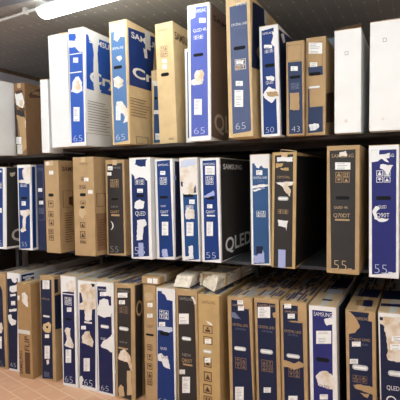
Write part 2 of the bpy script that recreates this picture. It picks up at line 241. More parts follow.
 ('patch','white','F',[[-0.0973,0.8341],[-0.0327,0.8293],[-0.0364,0.8046],[-0.0457,0.7876],[-0.0024,0.7714],[0.0595,0.7646],[0.0654,0.8209],[0.0825,0.8203],[0.0856,0.6291],[0.0495,0.669],[-0.0007,0.6823],[-0.0494,0.6646],[-0.0587,0.6959],[-0.0832,0.7152],[-0.0949,0.7217]],None),
 ('icons','white','F',[[-0.0494,0.6634],[0.0436,0.6617],[0.0423,0.6173],[-0.0508,0.6186]],(2,2)),
 ('sticker','sticker','F',[[-0.0283,0.5859],[0.0269,0.5854],[0.026,0.5532],[-0.0293,0.5536]],None),
 ('hole','hole','F',[[-0.0415,0.5387],[0.0342,0.5383],[0.0335,0.5161],[-0.0422,0.5162]],None),
 ('patch','white','F',[[-0.0553,0.4712],[-0.0106,0.4963],[0.0411,0.4777],[0.0281,0.4281],[0.0206,0.4197],[-0.0306,0.413],[-0.0596,0.4278]],None),
 ('text','white','F',[[-0.0516,0.3978],[0.0475,0.3989],[0.0462,0.3567],[-0.0529,0.3552]],('QLED',0)),
 ('patch','white','F',[[-0.0362,0.3254],[0.0398,0.333],[0.0558,0.2899],[0.0233,0.2642],[0.0131,0.164],[-0.0457,0.1556],[-0.0385,0.2501],[-0.0344,0.2878]],None),
 ('text','white','F',[[-0.0668,0.0955],[0.033,0.0998],[0.0313,0.0422],[-0.0685,0.0372]],('55',0)),
 ('tape','lav','F',[[-0.0272,0.1349],[0.0196,0.1367],[0.0162,0.0214],[-0.0307,0.0189]],None),
]),
('M7',1,'clean white edged blue carton on the middle shelf, left of the cream torn one','white',[-1.7756, 0.0333, 1.2255, 0.1693, 1.4, 0.829, -0.0059, -0.0013],[
 ('panel','blue','F',[[-0.0616,0.8087],[0.0608,0.8166],[0.0722,0.0278],[-0.0565,0.0136]],None),
 ('text','white','F',[[-0.0522,0.7887],[0.0461,0.7855],[0.0456,0.7685],[-0.0526,0.7715]],('SAMSUNG',0)),
 ('sticker','sticker','F',[[-0.0311,0.7291],[0.0167,0.7279],[0.0158,0.6961],[-0.032,0.6972]],None),
 ('icons','white','F',[[-0.0367,0.68],[0.0321,0.6786],[0.0304,0.6151],[-0.0385,0.616]],(2,2)),
 ('hole','hole','F',[[-0.041,0.5247],[0.0364,0.5245],[0.0358,0.5024],[-0.0416,0.5025]],None),
 ('text','white','F',[[-0.0332,0.4481],[0.0148,0.4483],[0.0144,0.4336],[-0.0336,0.4333]],('QLED',0)),
 ('text','white','F',[[-0.0372,0.4052],[0.0361,0.4059],[0.0354,0.3789],[-0.0379,0.3779]],('Q60T',0)),
 ('strip','white','F',[[-0.0296,0.3706],[0.0352,0.3715],[0.0349,0.3616],[-0.0299,0.3607]],None),
 ('sticker','sticker','F',[[-0.0256,0.3112],[0.0336,0.3124],[0.0307,0.2013],[-0.0286,0.1994]],None),
 ('patch','lav','F',[[-0.0351,0.0646],[-0.026,0.085],[0.0137,0.0893],[0.026,0.0241],[-0.0222,0.0179]],None),
 ('text','white','F',[[-0.0321,0.071],[0.0175,0.0733],[0.0164,0.0323],[-0.0332,0.0298]],('55',0)),
 ('panel','navy2','S',[[0.0399,0.8059],[0.1738,0.8032],[0.1281,0.0195],[0.0207,0.0202]],None),
 ('strip','lav','S',[[0.0215,0.6897],[0.0526,0.6897],[0.0526,0.6531],[0.0215,0.6531]],None),
]),
('M8',1,'blue carton with cream torn upper third, left of the carton reading QLED','white',[-1.5421, 0.0345, 1.2264, 0.1584, 1.4, 0.8297, -0.0175, -0.0021],[
 ('panel','teal','F',[[-0.055,0.8091],[0.0707,0.8198],[0.0723,0.0177],[-0.0515,0.0026]],None),
 ('patch','cream','F',[[-0.0711,0.8147],[0.0735,0.8244],[0.0769,0.5398],[0.0263,0.5311],[0.0027,0.541],[-0.0339,0.532],[-0.0471,0.5419],[-0.0701,0.5423]],None),
 ('patch','palelav','F',[[-0.0646,0.8072],[0.0654,0.8177],[0.0676,0.7679],[-0.0625,0.7518]],None),
 ('patch','blue_s','F',[[-0.0691,0.6437],[-0.0505,0.6347],[-0.0545,0.5975],[-0.0678,0.605]],None),
 ('patch','blue_s','F',[[0.0402,0.5488],[0.0584,0.6163],[0.064,0.5483]],None),
 ('hole','hole','F',[[-0.0472,0.5371],[0.0398,0.5356],[0.039,0.5142],[-0.048,0.5154]],None),
 ('sticker','sticker','F',[[0.0011,0.4955],[0.049,0.4949],[0.0477,0.4591],[-0.0002,0.4595]],None),
 ('icons','white','F',[[-0.0301,0.4501],[0.0368,0.4496],[0.0355,0.4113],[-0.0315,0.4115]],(2,1)),
 ('text','white','F',[[-0.0332,0.4396],[0.0205,0.4393],[0.0199,0.4226],[-0.0338,0.4227]],('Q70T',0)),
 ('patch','cream','F',[[-0.0394,0.3793],[-0.0313,0.4155],[-0.0069,0.4227],[0.0196,0.413],[0.0435,0.4129],[0.0437,0.3411],[-0.0341,0.3382]],None),
 ('sticker','sticker','F',[[-0.0295,0.3141],[0.0321,0.3146],[0.0283,0.204],[-0.0335,0.2026]],None),
 ('patch','white','F',[[-0.0202,0.1193],[0.0189,0.1266],[0.0227,0.0422],[0.0246,0.0205],[-0.0567,0.0073],[-0.0584,0.0365],[-0.0176,0.0406]],None),
 ('text','white','F',[[-0.0314,0.0339],[0.0225,0.0361],[0.0218,0.018],[-0.032,0.0156]],('55',0)),
]),
('M9',1,'carton with royal blue front and wide dark side reading QLED, on the middle shelf','white',[-1.3671, 0.0445, 1.2254, 0.1635, 1.4, 0.8237, -0.0057, -0.0018],[
 ('panel','royal2','F',[[-0.0617,0.802],[0.0539,0.805],[0.0664,0.0281],[-0.0579,0.0116]],None),
 ('text','white','F',[[-0.0556,0.7853],[0.0433,0.7821],[0.043,0.7658],[-0.0559,0.7688]],('SAMSUNG',0)),
 ('sticker','sticker','F',[[-0.0392,0.7613],[0.0428,0.7588],[0.0414,0.6888],[-0.0407,0.6906]],None),
 ('icons','white','F',[[-0.0383,0.6812],[0.031,0.6797],[0.0297,0.6119],[-0.0398,0.6128]],(2,2)),
 ('hole','hole','F',[[-0.0353,0.5182],[0.0354,0.518],[0.035,0.4969],[-0.0358,0.4969]],None),
 ('patch','lav','F',[[-0.0547,0.5254],[-0.0154,0.5441],[0.03,0.5673],[0.0356,0.5274],[-0.0082,0.5181],[-0.0472,0.5088]],None),
 ('sticker','sticker','F',[[-0.0275,0.4591],[0.0163,0.4593],[0.0157,0.4286],[-0.0282,0.4283]],None),
 ('text','white','F',[[-0.0389,0.4108],[0.0384,0.4116],[0.0378,0.3857],[-0.0395,0.3847]],('Q60T',0)),
 ('strip','white','F',[[-0.0319,0.3753],[0.0376,0.3763],[0.0374,0.3645],[-0.0321,0.3634]],None),
 ('sticker','sticker','F',[[-0.0356,0.3206],[0.0186,0.3217],[0.0164,0.2105],[-0.038,0.2087]],None),
 ('text','white','F',[[-0.0447,0.077],[0.0394,0.0811],[0.0385,0.036],[-0.0457,0.0315]],('55',0)),
 ('panel','umber2','S',[[0.0186,0.8173],[0.7215,0.8128],[0.6818,0.0015],[0.0238,0.0131]],None),
 ('text','qgrey2','S',[[0.072,0.7754],[0.5003,0.7754],[0.5003,0.7329],[0.072,0.7329]],('SAMSUNG',0)),
 ('text','qgrey2','S',[[0.0884,0.183],[0.7096,0.183],[0.7096,0.0467],[0.0884,0.0467]],('QLED',0)),
]),
('M10',1,'white edged slate blue carton across the gap from the QLED side, middle shelf','white',[-0.9702, 0.0724, 1.2253, 0.1527, 1.4, 0.8386, -0.0043, -0.0008],[
 ('panel','teal2','F',[[-0.0586,0.8062],[0.0633,0.8064],[0.0651,0.0164],[-0.0581,0.0044]],None),
 ('patch','white','F',[[-0.0748,0.8204],[0.0681,0.8196],[0.0647,0.7315],[0.0276,0.7359],[0.0115,0.7555],[-0.0076,0.7324],[-0.0264,0.7396],[-0.0425,0.774],[-0.0616,0.7678]],None),
 ('sticker','sticker','F',[[-0.0278,0.7193],[0.0204,0.7181],[0.0199,0.6822],[-0.0283,0.6832]],None),
 ('text','white','F',[[-0.0534,0.6723],[0.0547,0.6702],[0.0544,0.6523],[-0.0537,0.6542]],('CRYSTAL UHD',0)),
 ('text','slate_t','F',[[-0.023,0.6423],[0.031,0.6415],[0.0309,0.628],[-0.0232,0.6288]],('TU8000',0)),
 ('patch','white','F',[[-0.0664,0.5975],[0.0002,0.6126],[0.0609,0.6119],[0.063,0.5961],[-0.0119,0.5879],[-0.0595,0.5792]],None),
 ('patch','white','F',[[-0.0596,0.5701],[-0.012,0.5833],[0.0419,0.5806],[-0.0004,0.5697],[-0.0479,0.5586]],None),
 ('icons','white','F',[[-0.0333,0.4126],[0.0444,0.4135],[0.0438,0.3649],[-0.034,0.3635]],(2,2)),
 ('panel','navy','F',[[-0.0359,0.1414],[0.0175,0.1461],[0.0191,0.0868],[-0.0355,0.0806]],None),
 ('patch','lav','F',[[-0.0548,0.0738],[-0.0309,0.0693],[-0.0188,0.0872],[0.0109,0.0887],[0.0195,0.1211],[0.026,0.078],[0.0276,0.021],[-0.0556,0.0138]],None),
]),
('M11',1,'gold brown edged charcoal carton with slashed label and loose strap on top, middle shelf','tan_g',[-0.7832, 0.0099, 1.2266, 0.1779, 1.4, 0.8413, 0.0187, 0.0014],[
 ('panel','char','F',[[-0.0695,0.8194],[0.0646,0.828],[0.0665,0.0132],[-0.0717,0.0015]],None),
 ('patch','white','F',[[-0.0537,0.8061],[0.0627,0.8088],[0.061,0.7746],[-0.0245,0.7776],[-0.0522,0.7736]],None),
 ('patch','tan_g','F',[[-0.0632,0.7628],[-0.0066,0.7602],[-0.0218,0.7365],[-0.0629,0.7302]],None),
 ('patch','tan_g','F',[[-0.0305,0.7257],[0.0311,0.7319],[0.0335,0.7104],[-0.0215,0.7148]],None),
 ('text','tan','F',[[-0.0521,0.6714],[0.0427,0.6717],[0.043,0.6544],[-0.0519,0.6539]],('CRYSTAL',0)),
 ('text','slate_t','F',[[-0.0395,0.6366],[0.0323,0.6371],[0.0324,0.6242],[-0.0393,0.6235]],('TU8000',0)),
 ('patch','cream','F',[[-0.0628,0.6233],[0.0694,0.6299],[0.061,0.6051],[0.0262,0.596],[0.0506,0.5705],[0.0446,0.5218],[0.0113,0.5568],[-0.0202,0.5998]],None),
 ('grip','grip','F',[[-0.0437,0.5209],[0.0337,0.5226],[0.0341,0.4945],[-0.0434,0.4925]],None),
 ('icons','tan','F',[[-0.0449,0.4286],[0.0348,0.4312],[0.0353,0.3976],[-0.0445,0.3946]],(2,2)),
 ('patch','white','F',[[-0.0418,0.353],[0.0337,0.3475],[0.0254,0.3057],[0.0214,0.2749],[0.0145,0.2997],[-0.039,0.308]],None),
 ('tape','lav','F',[[-0.037,0.1328],[0.0165,0.1366],[0.0181,0.0024],[-0.0355,0.0015]],None),
 ('panel','black','S',[[0.004,0.8158],[1.39,0.8398],[1.39,0.0015],[0.004,0.0161]],None),
]),
('M12',1,'clean brown edged charcoal carton size 55 at the right of the middle shelf','tan',[-0.3558, -0.0485, 1.2255, 0.2131, 1.4, 0.8691, 0.005, -0.0012],[
 ('panel','char2','F',[[-0.0885,0.8373],[0.0801,0.8423],[0.0809,0.0351],[-0.0749,0.0355]],None),
 ('text','tan','F',[[-0.0752,0.8153],[0.0676,0.811],[0.0677,0.7871],[-0.0751,0.7909]],('SAMSUNG',0)),
 ('patch','cream','F',[[-0.0304,0.7951],[-0.0227,0.8244],[0.0188,0.8338],[0.0266,0.8095],[0.0216,0.7937],[-0.0043,0.7997]],None),
 ('sticker','sticker','F',[[-0.0512,0.7579],[0.0475,0.7557],[0.0477,0.7077],[-0.0511,0.7093]],None),
 ('icons','tan','F',[[-0.051,0.6958],[0.0452,0.6944],[0.0456,0.6195],[-0.0507,0.6199]],(2,2)),
 ('hole','hole','F',[[-0.0477,0.529],[0.0435,0.5297],[0.0436,0.5069],[-0.0477,0.5059]],None),
 ('text','tan_p','F',[[-0.0581,0.4608],[0.0335,0.4624],[0.0336,0.4435],[-0.058,0.4417]],('QLED 4K',0)),
 ('text','tan_p','F',[[-0.0612,0.4109],[0.0467,0.4135],[0.0468,0.3832],[-0.0611,0.3802]],('Q70DT',0)),
 ('strip','tan','F',[[-0.0511,0.3736],[0.0436,0.3763],[0.0437,0.3645],[-0.0511,0.3617]],None),
 ('text','tan_p','F',[[-0.0584,0.0885],[0.0256,0.0941],[0.0259,0.0327],[-0.0582,0.0264]],('55',0)),
 ('strip','tan_p','F',[[0.0323,0.04],[0.0615,0.0421],[0.0615,0.0371],[0.0324,0.0349]],None),
]),
('M13',1,'violet blue carton with white edges, size 55, at the right end of the middle shelf','white',[-0.0926, -0.0828, 1.2252, 0.1809, 1.4, 0.8609, -0.0024, 0.001],[
 ('panel','violet','F',[[-0.0738,0.8289],[0.0744,0.8304],[0.0736,0.0412],[-0.0716,0.0178]],None),
 ('text','white','F',[[-0.035,0.8042],[0.0604,0.8006],[0.0604,0.7803],[-0.035,0.7836]],('SAMSUNG',0)),
 ('patch','white','F',[[-0.0885,0.8243],[-0.0253,0.8295],[-0.0277,0.8039],[-0.0085,0.775],[-0.035,0.7578],[-0.0739,0.7539],[-0.0886,0.7673]],None),
 ('patch','white','F',[[-0.0205,0.801],[0.0368,0.8091],[0.0344,0.7761],[0.0131,0.7742],[0.0309,0.7481],[0.0035,0.7592],[-0.0205,0.7856]],None),
 ('patch','white','F',[[-0.0193,0.7368],[0.0558,0.7296],[0.0322,0.6804],[0.0251,0.6614],[0.0036,0.6977],[-0.0229,0.7112]],None),
 ('icons','white','F',[[-0.0471,0.7014],[0.0417,0.6994],[0.0418,0.6176],[-0.0471,0.6187]],(2,2)),
 ('hole','hole','F',[[-0.047,0.5318],[0.0443,0.5318],[0.0443,0.5075],[-0.047,0.5071]],None),
 ('text','white','F',[[-0.0349,0.4731],[0.0164,0.4735],[0.0164,0.4494],[-0.0349,0.4487]],('QLED',0)),
 ('text','white','F',[[-0.044,0.4226],[0.0343,0.4238],[0.0344,0.3916],[-0.044,0.39]],('Q90T',0)),
 ('patch','white','F',[[-0.0684,0.4386],[-0.0501,0.4681],[-0.0288,0.465],[-0.0258,0.4488],[-0.044,0.4291],[-0.0379,0.3902],[0.0314,0.3883],[0.0225,0.3752],[-0.0151,0.3646],[-0.0562,0.3833]],None),
 ('text','white','F',[[-0.0562,0.0849],[0.0198,0.0896],[0.0199,0.0326],[-0.0562,0.0272]],('55',0)),
 ('strip','white','F',[[0.0259,0.0411],[0.0528,0.043],[0.0528,0.0381],[0.0259,0.0362]],None),
]),
('B0',0,'brown edged navy carton at the far left of the floor row','tan',[-3.7015, 0.0406, 0.0008, 0.17, 1.6, 0.9685, 0.01, 0.005],[
 ('panel','navy','F',[[-0.0835,0.8191],[0.0183,0.8386],[0.0412,0.7907],[0.0449,0.4487],[0.054,0.0227],[-0.0835,0.0015]],None),
 ('patch','cream','F',[[-0.0459,0.4544],[0.0252,0.4696],[0.0352,0.4067],[0.0086,0.3571],[-0.0493,0.3646]],None),
 ('sticker','sticker','F',[[-0.0721,0.3151],[0.0158,0.3274],[0.0112,0.2037],[-0.0769,0.1904]],None),
 ('text','slate_t','F',[[-0.0817,0.0653],[0.0232,0.0823],[0.0212,0.028],[-0.0835,0.0104]],('65',0)),
]),
('B1',0,'white edged navy carton with white scraps, on the floor beside the taped brown one','white',[-3.5034, 0.032, 0.0012, 0.1655, 1.6, 0.9911, 0.0144, 0.0091],[
 ('panel','navy','F',[[-0.0804,0.9228],[0.0588,0.9413],[0.0278,0.0257],[-0.0803,0.0223]],None),
 ('patch','white','F',[[-0.0243,0.9309],[0.0471,0.9433],[0.046,0.9046],[0.0219,0.8875],[-0.0094,0.8994]],None),
 ('patch','white','F',[[-0.0466,0.8511],[0.0452,0.8778],[0.0431,0.8093],[-0.0206,0.7908],[-0.0519,0.8086]],None),
 ('patch','white','F',[[-0.0451,0.7718],[0.0286,0.784],[0.028,0.7631],[-0.0418,0.7497]],None),
 ('sticker','sticker','F',[[-0.0332,0.7056],[0.0205,0.7116],[0.0193,0.6696],[-0.0345,0.6634]],None),
 ('patch','white','F',[[-0.0659,0.6176],[0.0381,0.6389],[0.0374,0.6149],[-0.0626,0.5939]],None),
 ('patch','white','F',[[-0.0797,0.5616],[-0.0353,0.5701],[-0.0285,0.5318],[0.0305,0.5153],[0.0175,0.4767],[-0.0348,0.4577],[-0.0697,0.4954]],None),
 ('text','white','F',[[-0.0585,0.0779],[0.0099,0.0894],[0.0087,0.0497],[-0.0597,0.038]],('65',0)),
 ('panel','royal2','S',[[0.0234,0.9714],[0.1904,0.9631],[0.1848,0.4565],[0.0255,0.5027]],None),
 ('patch','white','S',[[0.0382,0.9506],[0.1981,0.9432],[0.1976,0.9249],[0.0415,0.9291]],None),
 ('patch','white','S',[[0.0667,0.924],[0.1464,0.9199],[0.1507,0.8566],[0.0751,0.8728]],None),
]),
('B2',0,'taped brown carton with SAMSUNG FLIP printed upright, standing forward in the floor row','tan_m',[-3.2855, -0.041, 0.0003, 0.1709, 0.2, 0.9151, 0.0036, 0.0086],[
 ('tape','tape','F',[[-0.084,0.4571],[0.0657,0.4783],[0.0643,0.4406],[-0.084,0.4188]],None),
 ('text','darkbrown','F',[[-0.0758,0.2568],[-0.0334,0.263],[-0.0423,0.0372],[-0.084,0.0301]],('SAMSUNG',1)),
 ('text','darkbrown','F',[[-0.0048,0.4084],[0.0559,0.4164],[0.0504,0.2737],[-0.0105,0.2648]],('FLIP',1)),
 ('panel','darkbrown','F',[[-0.0071,0.2537],[0.0573,0.2573],[0.053,0.0472],[-0.0076,0.0459]],None),
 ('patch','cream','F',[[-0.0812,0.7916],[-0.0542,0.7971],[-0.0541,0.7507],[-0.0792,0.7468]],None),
 ('patch','cream','F',[[-0.0229,0.8189],[0.0138,0.8367],[0.0482,0.804],[0.0477,0.6933],[-0.0003,0.7171],[-0.0256,0.7492]],None),  # pale glare on the glossy tape, put in as colour
]),
('B3',0,'brown edged navy carton with a white square near its top, left floor row','tan',[-3.0396, 0.0016, 0.0006, 0.1696, 1.6, 0.9995, 0.0066, 0.0107],[
 ('panel','navy','F',[[-0.0747,0.9521],[0.0562,0.9687],[0.0483,0.0246],[-0.08,0.011]],None),
 ('sticker','sticker','F',[[-0.049,0.9543],[0.0345,0.9613],[0.0319,0.8791],[-0.0517,0.8714]],None),
 ('text','tan','F',[[-0.0655,0.7845],[0.0292,0.7939],[0.0286,0.7769],[-0.0661,0.7673]],('CRYSTAL UHD',0)),
 ('grip','grip','F',[[-0.0526,0.6213],[0.0276,0.6305],[0.027,0.612],[-0.0532,0.6025]],None),
 ('patch','tan_l','F',[[-0.0555,0.5324],[0.0129,0.5666],[0.0429,0.5446],[0.0375,0.487],[0.0187,0.4617],[-0.0358,0.4631],[-0.0605,0.4916]],None),
 ('hole','hole','F',[[-0.0192,0.5255],[0.0063,0.5287],[0.0055,0.5028],[-0.02,0.4996]],None),
 ('sticker','sticker','F',[[-0.0366,0.44],[0.0146,0.4468],[0.0135,0.4124],[-0.0377,0.4054]],None),
 ('sticker','sticker','F',[[-0.0438,0.3297],[0.0184,0.3386],[0.0145,0.2146],[-0.0478,0.2049]],None),
 ('patch','cream','F',[[-0.0262,0.1938],[0.007,0.2077],[0.002,0.1637],[-0.0166,0.1521]],None),
 ('icons','slate_t','F',[[-0.0594,0.077],[0.0068,0.0881],[0.0052,0.0373],[-0.061,0.0259]],(2,2)),
 ('panel','navy','S',[[0.0081,0.9736],[0.0522,0.9646],[0.0521,0.8438],[0.0075,0.84]],None),
 ('panel','navy','S',[[0.0067,0.819],[0.1008,0.8182],[0.0895,0.4897],[0.004,0.5026]],None),
]),
('B4',0,'white edged navy carton with smooth beige scrape at its top, in the floor row','white',[-2.7654, -0.021, 0.0004, 0.1709, 1.6, 1.0242, 0.0051, 0.0078],[
 ('panel','navy_v','F',[[-0.0656,0.8726],[0.0652,0.8903],[0.0608,0.0347],[-0.0743,0.0276]],None),
 ('patch','cream','F',[[-0.0217,0.951],[0.0238,0.985],[0.0814,0.983],[0.084,0.9116],[0.0547,0.8783],[0.014,0.8855],[-0.013,0.8995]],None),
 ('strip','white','F',[[-0.0627,0.8562],[0.0646,0.8683],[0.0643,0.8601],[-0.0629,0.8479]],None),
 ('icons','white','F',[[-0.0428,0.8277],[0.0398,0.8359],[0.0376,0.7588],[-0.0451,0.7501]],(2,2)),
 ('sticker','sticker','F',[[-0.018,0.7336],[0.0336,0.7392],[0.0324,0.7005],[-0.0192,0.6948]],None),
 ('hole','hole','F',[[-0.0348,0.6348],[0.0341,0.6429],[0.0335,0.6208],[-0.0355,0.6126]],None),
 ('patch','cream','F',[[-0.0524,0.5146],[-0.0341,0.5447],[0.0194,0.5473],[0.0136,0.5272],[0.012,0.4744],[0.0509,0.3995],[0.0395,0.3619],[-0.0291,0.3686],[-0.06,0.381],[-0.0269,0.4414],[-0.0391,0.4954]],None),
 ('sticker','sticker','F',[[-0.0438,0.3414],[0.0187,0.3505],[0.015,0.2276],[-0.0475,0.2177]],None),
 ('text','white','F',[[-0.0584,0.0895],[0.0286,0.1044],[0.0269,0.0482],[-0.0602,0.0329]],('65',0)),
]),
('B5',0,'white edged navy carton with very large beige torn top, in the floor row','white',[-2.5691, -0.0094, 0.0007, 0.1972, 1.6, 0.9954, 0.0072, -0.0008],[
 ('panel','navy_v','F',[[-0.0796,0.8805],[0.0947,0.8842],[0.0777,0.0322],[-0.0968,0.0357]],None),
 ('patch','beige','F',[[-0.0694,0.9494],[-0.0152,0.9706],[0.0971,0.9679],[0.0971,0.8111],[0.0971,0.749],[0.0036,0.729],[-0.0837,0.7272],[-0.0823,0.7779],[-0.043,0.7999],[-0.0644,0.882]],None),
 ('panel','navy','F',[[0.0511,0.9738],[0.0936,0.9723],[0.0899,0.9533],[0.0667,0.9404]],None),
 ('patch','cream','F',[[-0.0247,0.7299],[0.0553,0.743],[0.053,0.651],[0.0128,0.6298],[-0.0237,0.6388]],None),
 ('strip','cream','F',[[-0.0308,0.6216],[0.0526,0.632],[0.0522,0.6158],[-0.0312,0.6052]],None),
 ('sticker','sticker','F',[[-0.0673,0.5787],[-0.015,0.5854],[-0.0158,0.5526],[-0.0681,0.5457]],None),
 ('patch','beige','F',[[-0.0613,0.4835],[-0.0264,0.5321],[0.024,0.5443],[0.033,0.5061],[0.068,0.4554],[0.0536,0.4018],[-0.0092,0.417],[-0.0629,0.4229]],None),
 ('sticker','sticker','F',[[-0.0462,0.2852],[0.0211,0.2959],[0.0182,0.1777],[-0.0492,0.1661]],None),
 ('text','white','F',[[-0.0444,0.0896],[0.0464,0.1059],[0.0449,0.0453],[-0.046,0.0284]],('65',0)),
 ('patch','white','F',[[-0.0971,0.1059],[-0.0707,0.1209],[-0.0546,0.0878],[-0.0729,0.0359],[-0.0971,0.0366]],None),
]),
('B6',0,'white edged navy carton with two big white tears, in the floor row','white',[-2.3616, -0.0229, 0.0008, 0.18, 1.6, 1.0026, 0.0085, -0.0014],[
 ('panel','navy_v','F',[[-0.0793,0.9582],[0.064,0.9664],[0.0704,0.0206],[-0.0772,0.0244]],None),
 ('patch','white','F',[[0.0169,0.9698],[0.0704,0.9722],[0.0655,0.8828],[0.0151,0.8828]],None),
 ('text','white','F',[[-0.0669,0.9355],[0.0163,0.9435],[0.016,0.9277],[-0.0673,0.9195]],('SAMSUNG',0)),
 ('sticker','sticker','F',[[-0.0514,0.9105],[0.0158,0.9171],[0.015,0.8802],[-0.0522,0.8733]],None),
 ('patch','white','F',[[-0.077,0.7695],[-0.0562,0.8384],[-0.0045,0.8571],[0.0349,0.8481],[0.0419,0.8028],[0.0825,0.7929],[0.0588,0.7061],[-0.0081,0.6873],[-0.0785,0.7053]],None),
 ('grip','grip','F',[[-0.0497,0.6182],[0.0383,0.6296],[0.0377,0.6004],[-0.0503,0.5887]],None),
 ('patch','white','F',[[-0.0553,0.4355],[-0.0286,0.4756],[0.0328,0.515],[0.0811,0.5614],[0.0882,0.4463],[0.0619,0.3893],[0.0101,0.4133],[-0.0427,0.4186]],None),
 ('text','white','F',[[-0.0521,0.5056],[0.001,0.5131],[0.0005,0.4918],[-0.0526,0.4841]],('QLED',0)),
 ('text','white','F',[[-0.0566,0.0743],[0.0241,0.0894],[0.0232,0.0436],[-0.0576,0.0281]],('65',0)),
]),
('B7',0,'brown edged charcoal carton with cream scraped patch on its lower front, floor row','tan',[-2.1553, -0.0307, 0.0011, 0.1971, 1.6, 0.9994, 0.0113, 0.0038],[
 ('panel','char','F',[[-0.0731,0.9631],[0.0634,0.9738],[0.0586,0.0056],[-0.0822,0.0184]],None),
 ('text','greyprint','F',[[-0.0611,0.9461],[0.0452,0.9567],[0.045,0.9413],[-0.0613,0.9306]],('SAMSUNG',0)),
 ('sticker','sticker','F',[[-0.0676,0.9222],[0.0298,0.932],[0.0292,0.8909],[-0.0683,0.8806]],None),
 ('sticker','sticker','F',[[-0.0563,0.8585],[0.0047,0.8651],[0.0041,0.8303],[-0.0569,0.8234]],None),
 ('icons','brownprint','F',[[-0.0571,0.8091],[0.0372,0.8198],[0.0362,0.7554],[-0.0582,0.744]],(2,2)),
 ('grip','grip','F',[[-0.057,0.6269],[0.0375,0.6395],[0.0371,0.6084],[-0.0575,0.5955]],None),
 ('text','greyprint','F',[[-0.0559,0.5016],[0.0236,0.5132],[0.0234,0.4976],[-0.0562,0.4859]],('QLED 4K',0)),
 ('strip','tan','F',[[-0.0691,0.4446],[0.0289,0.4595],[0.0287,0.4465],[-0.0694,0.4314]],None),
 ('patch','beige','F',[[-0.0737,0.3545],[-0.0479,0.4216],[-0.0018,0.4405],[0.0505,0.3901],[0.0683,0.2632],[0.0532,0.2658],[0.024,0.3338],[-0.0065,0.3314],[-0.0646,0.3428]],None),
 ('patch','tan_p','F',[[-0.0748,0.0928],[-0.0465,0.1246],[-0.0221,0.1094],[-0.0142,0.0252],[-0.0698,0.0209]],None),
 ('patch','tan_p','F',[[0.0168,0.2569],[0.0562,0.2611],[0.0623,0.0535],[0.0136,0.0439]],None),
 ('panel','char','S',[[0.0152,0.9968],[0.1195,0.9873],[0.1069,0.0138],[0.004,0.0219]],None),
 ('ring','tan','S',[[0.0216,0.861],[0.1215,0.8493],[0.1236,0.7108],[0.0189,0.7333]],None),
]),
('B8',0,'narrow brown carton with printed care symbols, beneath the small flat parcel','tan',[-1.9382, 0.0347, 0.0001, 0.1174, 1.6, 0.9988, -0.001, -0.0],[
 ('patch','tan_p','F',[[-0.0478,0.914],[-0.0177,0.9372],[0.035,0.9343],[0.0395,0.8774],[-0.0343,0.8613]],None),
 ('sticker','sticker','F',[[-0.0199,0.8448],[0.0301,0.8498],[0.0293,0.814],[-0.0208,0.8088]],None),
 ('sticker','sticker','F',[[-0.0251,0.7518],[0.0279,0.7576],[0.0271,0.7243],[-0.0259,0.7183]],None),
 ('text','darkbrown','F',[[-0.0334,0.6556],[0.0374,0.6641],[0.0367,0.6359],[-0.0341,0.6272]],('Q80T',0)),
 ('hole','hole','F',[[-0.0412,0.5772],[0.0356,0.587],[0.0352,0.569],[-0.0417,0.559]],None),
 ('icons','darkbrown','F',[[-0.0315,0.4905],[0.0218,0.4979],[0.0204,0.4397],[-0.0329,0.4321]],(1,1)),
 ('icons','darkbrown','F',[[-0.0335,0.406],[0.0198,0.4139],[0.0184,0.3556],[-0.035,0.3474]],(1,1)),
 ('icons','darkbrown','F',[[-0.0355,0.3253],[0.0179,0.3336],[0.0165,0.2752],[-0.0369,0.2665]],(1,1)),
 ('icons','darkbrown','F',[[-0.0374,0.2495],[0.0161,0.2583],[0.0148,0.1997],[-0.0388,0.1906]],(1,1)),
 ('icons','darkbrown','F',[[-0.0389,0.188],[0.0147,0.1971],[0.0133,0.1385],[-0.0403,0.129]],(1,1)),
 ('patch','tan_p','F',[[-0.0572,0.4165],[-0.0572,0.4336],[-0.0509,0.3059],[-0.0508,0.1886],[-0.0572,0.1709],[-0.0572,0.2993]],None),
]),
('B9',0,'white edged royal blue carton on the floor with torn white band below the sticker','white',[-1.7817, 0.0152, 0.001, 0.1762, 1.6, 0.9919, 0.0116, 0.0034],[
 ('panel','royal','F',[[-0.0761,0.9608],[0.0629,0.9614],[0.0777,0.047],[-0.0866,0.025]],None),
 ('patch','white','F',[[-0.038,0.9779],[0.0741,0.9725],[0.066,0.8906],[0.0139,0.8932],[-0.0045,0.9313],[-0.0345,0.9449]],None),
 ('icons','white','F',[[-0.0625,0.8009],[0.0282,0.8116],[0.0275,0.7347],[-0.0633,0.7233]],(2,2)),
 ('sticker','sticker','F',[[-0.0654,0.6994],[-0.0066,0.707],[-0.0069,0.67],[-0.0658,0.6622]],None),
 ('patch','palelav','F',[[-0.0866,0.6516],[-0.0372,0.666],[0.0605,0.669],[0.0639,0.6394],[0.0096,0.6185],[-0.0375,0.6322],[-0.0866,0.6288]],None),
 ('hole','hole','F',[[-0.0567,0.6195],[0.0303,0.6315],[0.03,0.5979],[-0.057,0.5856]],None),
 ('text','white','F',[[-0.0542,0.4878],[0.0066,0.497],[0.0064,0.4734],[-0.0544,0.464]],('QLED',0)),
 ('patch','white','F',[[-0.0778,0.423],[-0.0432,0.4386],[-0.0206,0.4185],[0.0135,0.4273],[0.0243,0.3751],[0.0388,0.3169],[0.005,0.3212],[-0.0252,0.333],[-0.0439,0.3723],[-0.0745,0.3724]],None),
 ('text','royal','F',[[-0.0433,0.425],[0.0211,0.4353],[0.0208,0.3982],[-0.0437,0.3876]],('Q70T',0)),
 ('text','white','F',[[-0.0778,0.0465],[0.0065,0.0634],[0.0061,0.0224],[-0.0782,0.0051]],('65',0)),
]),
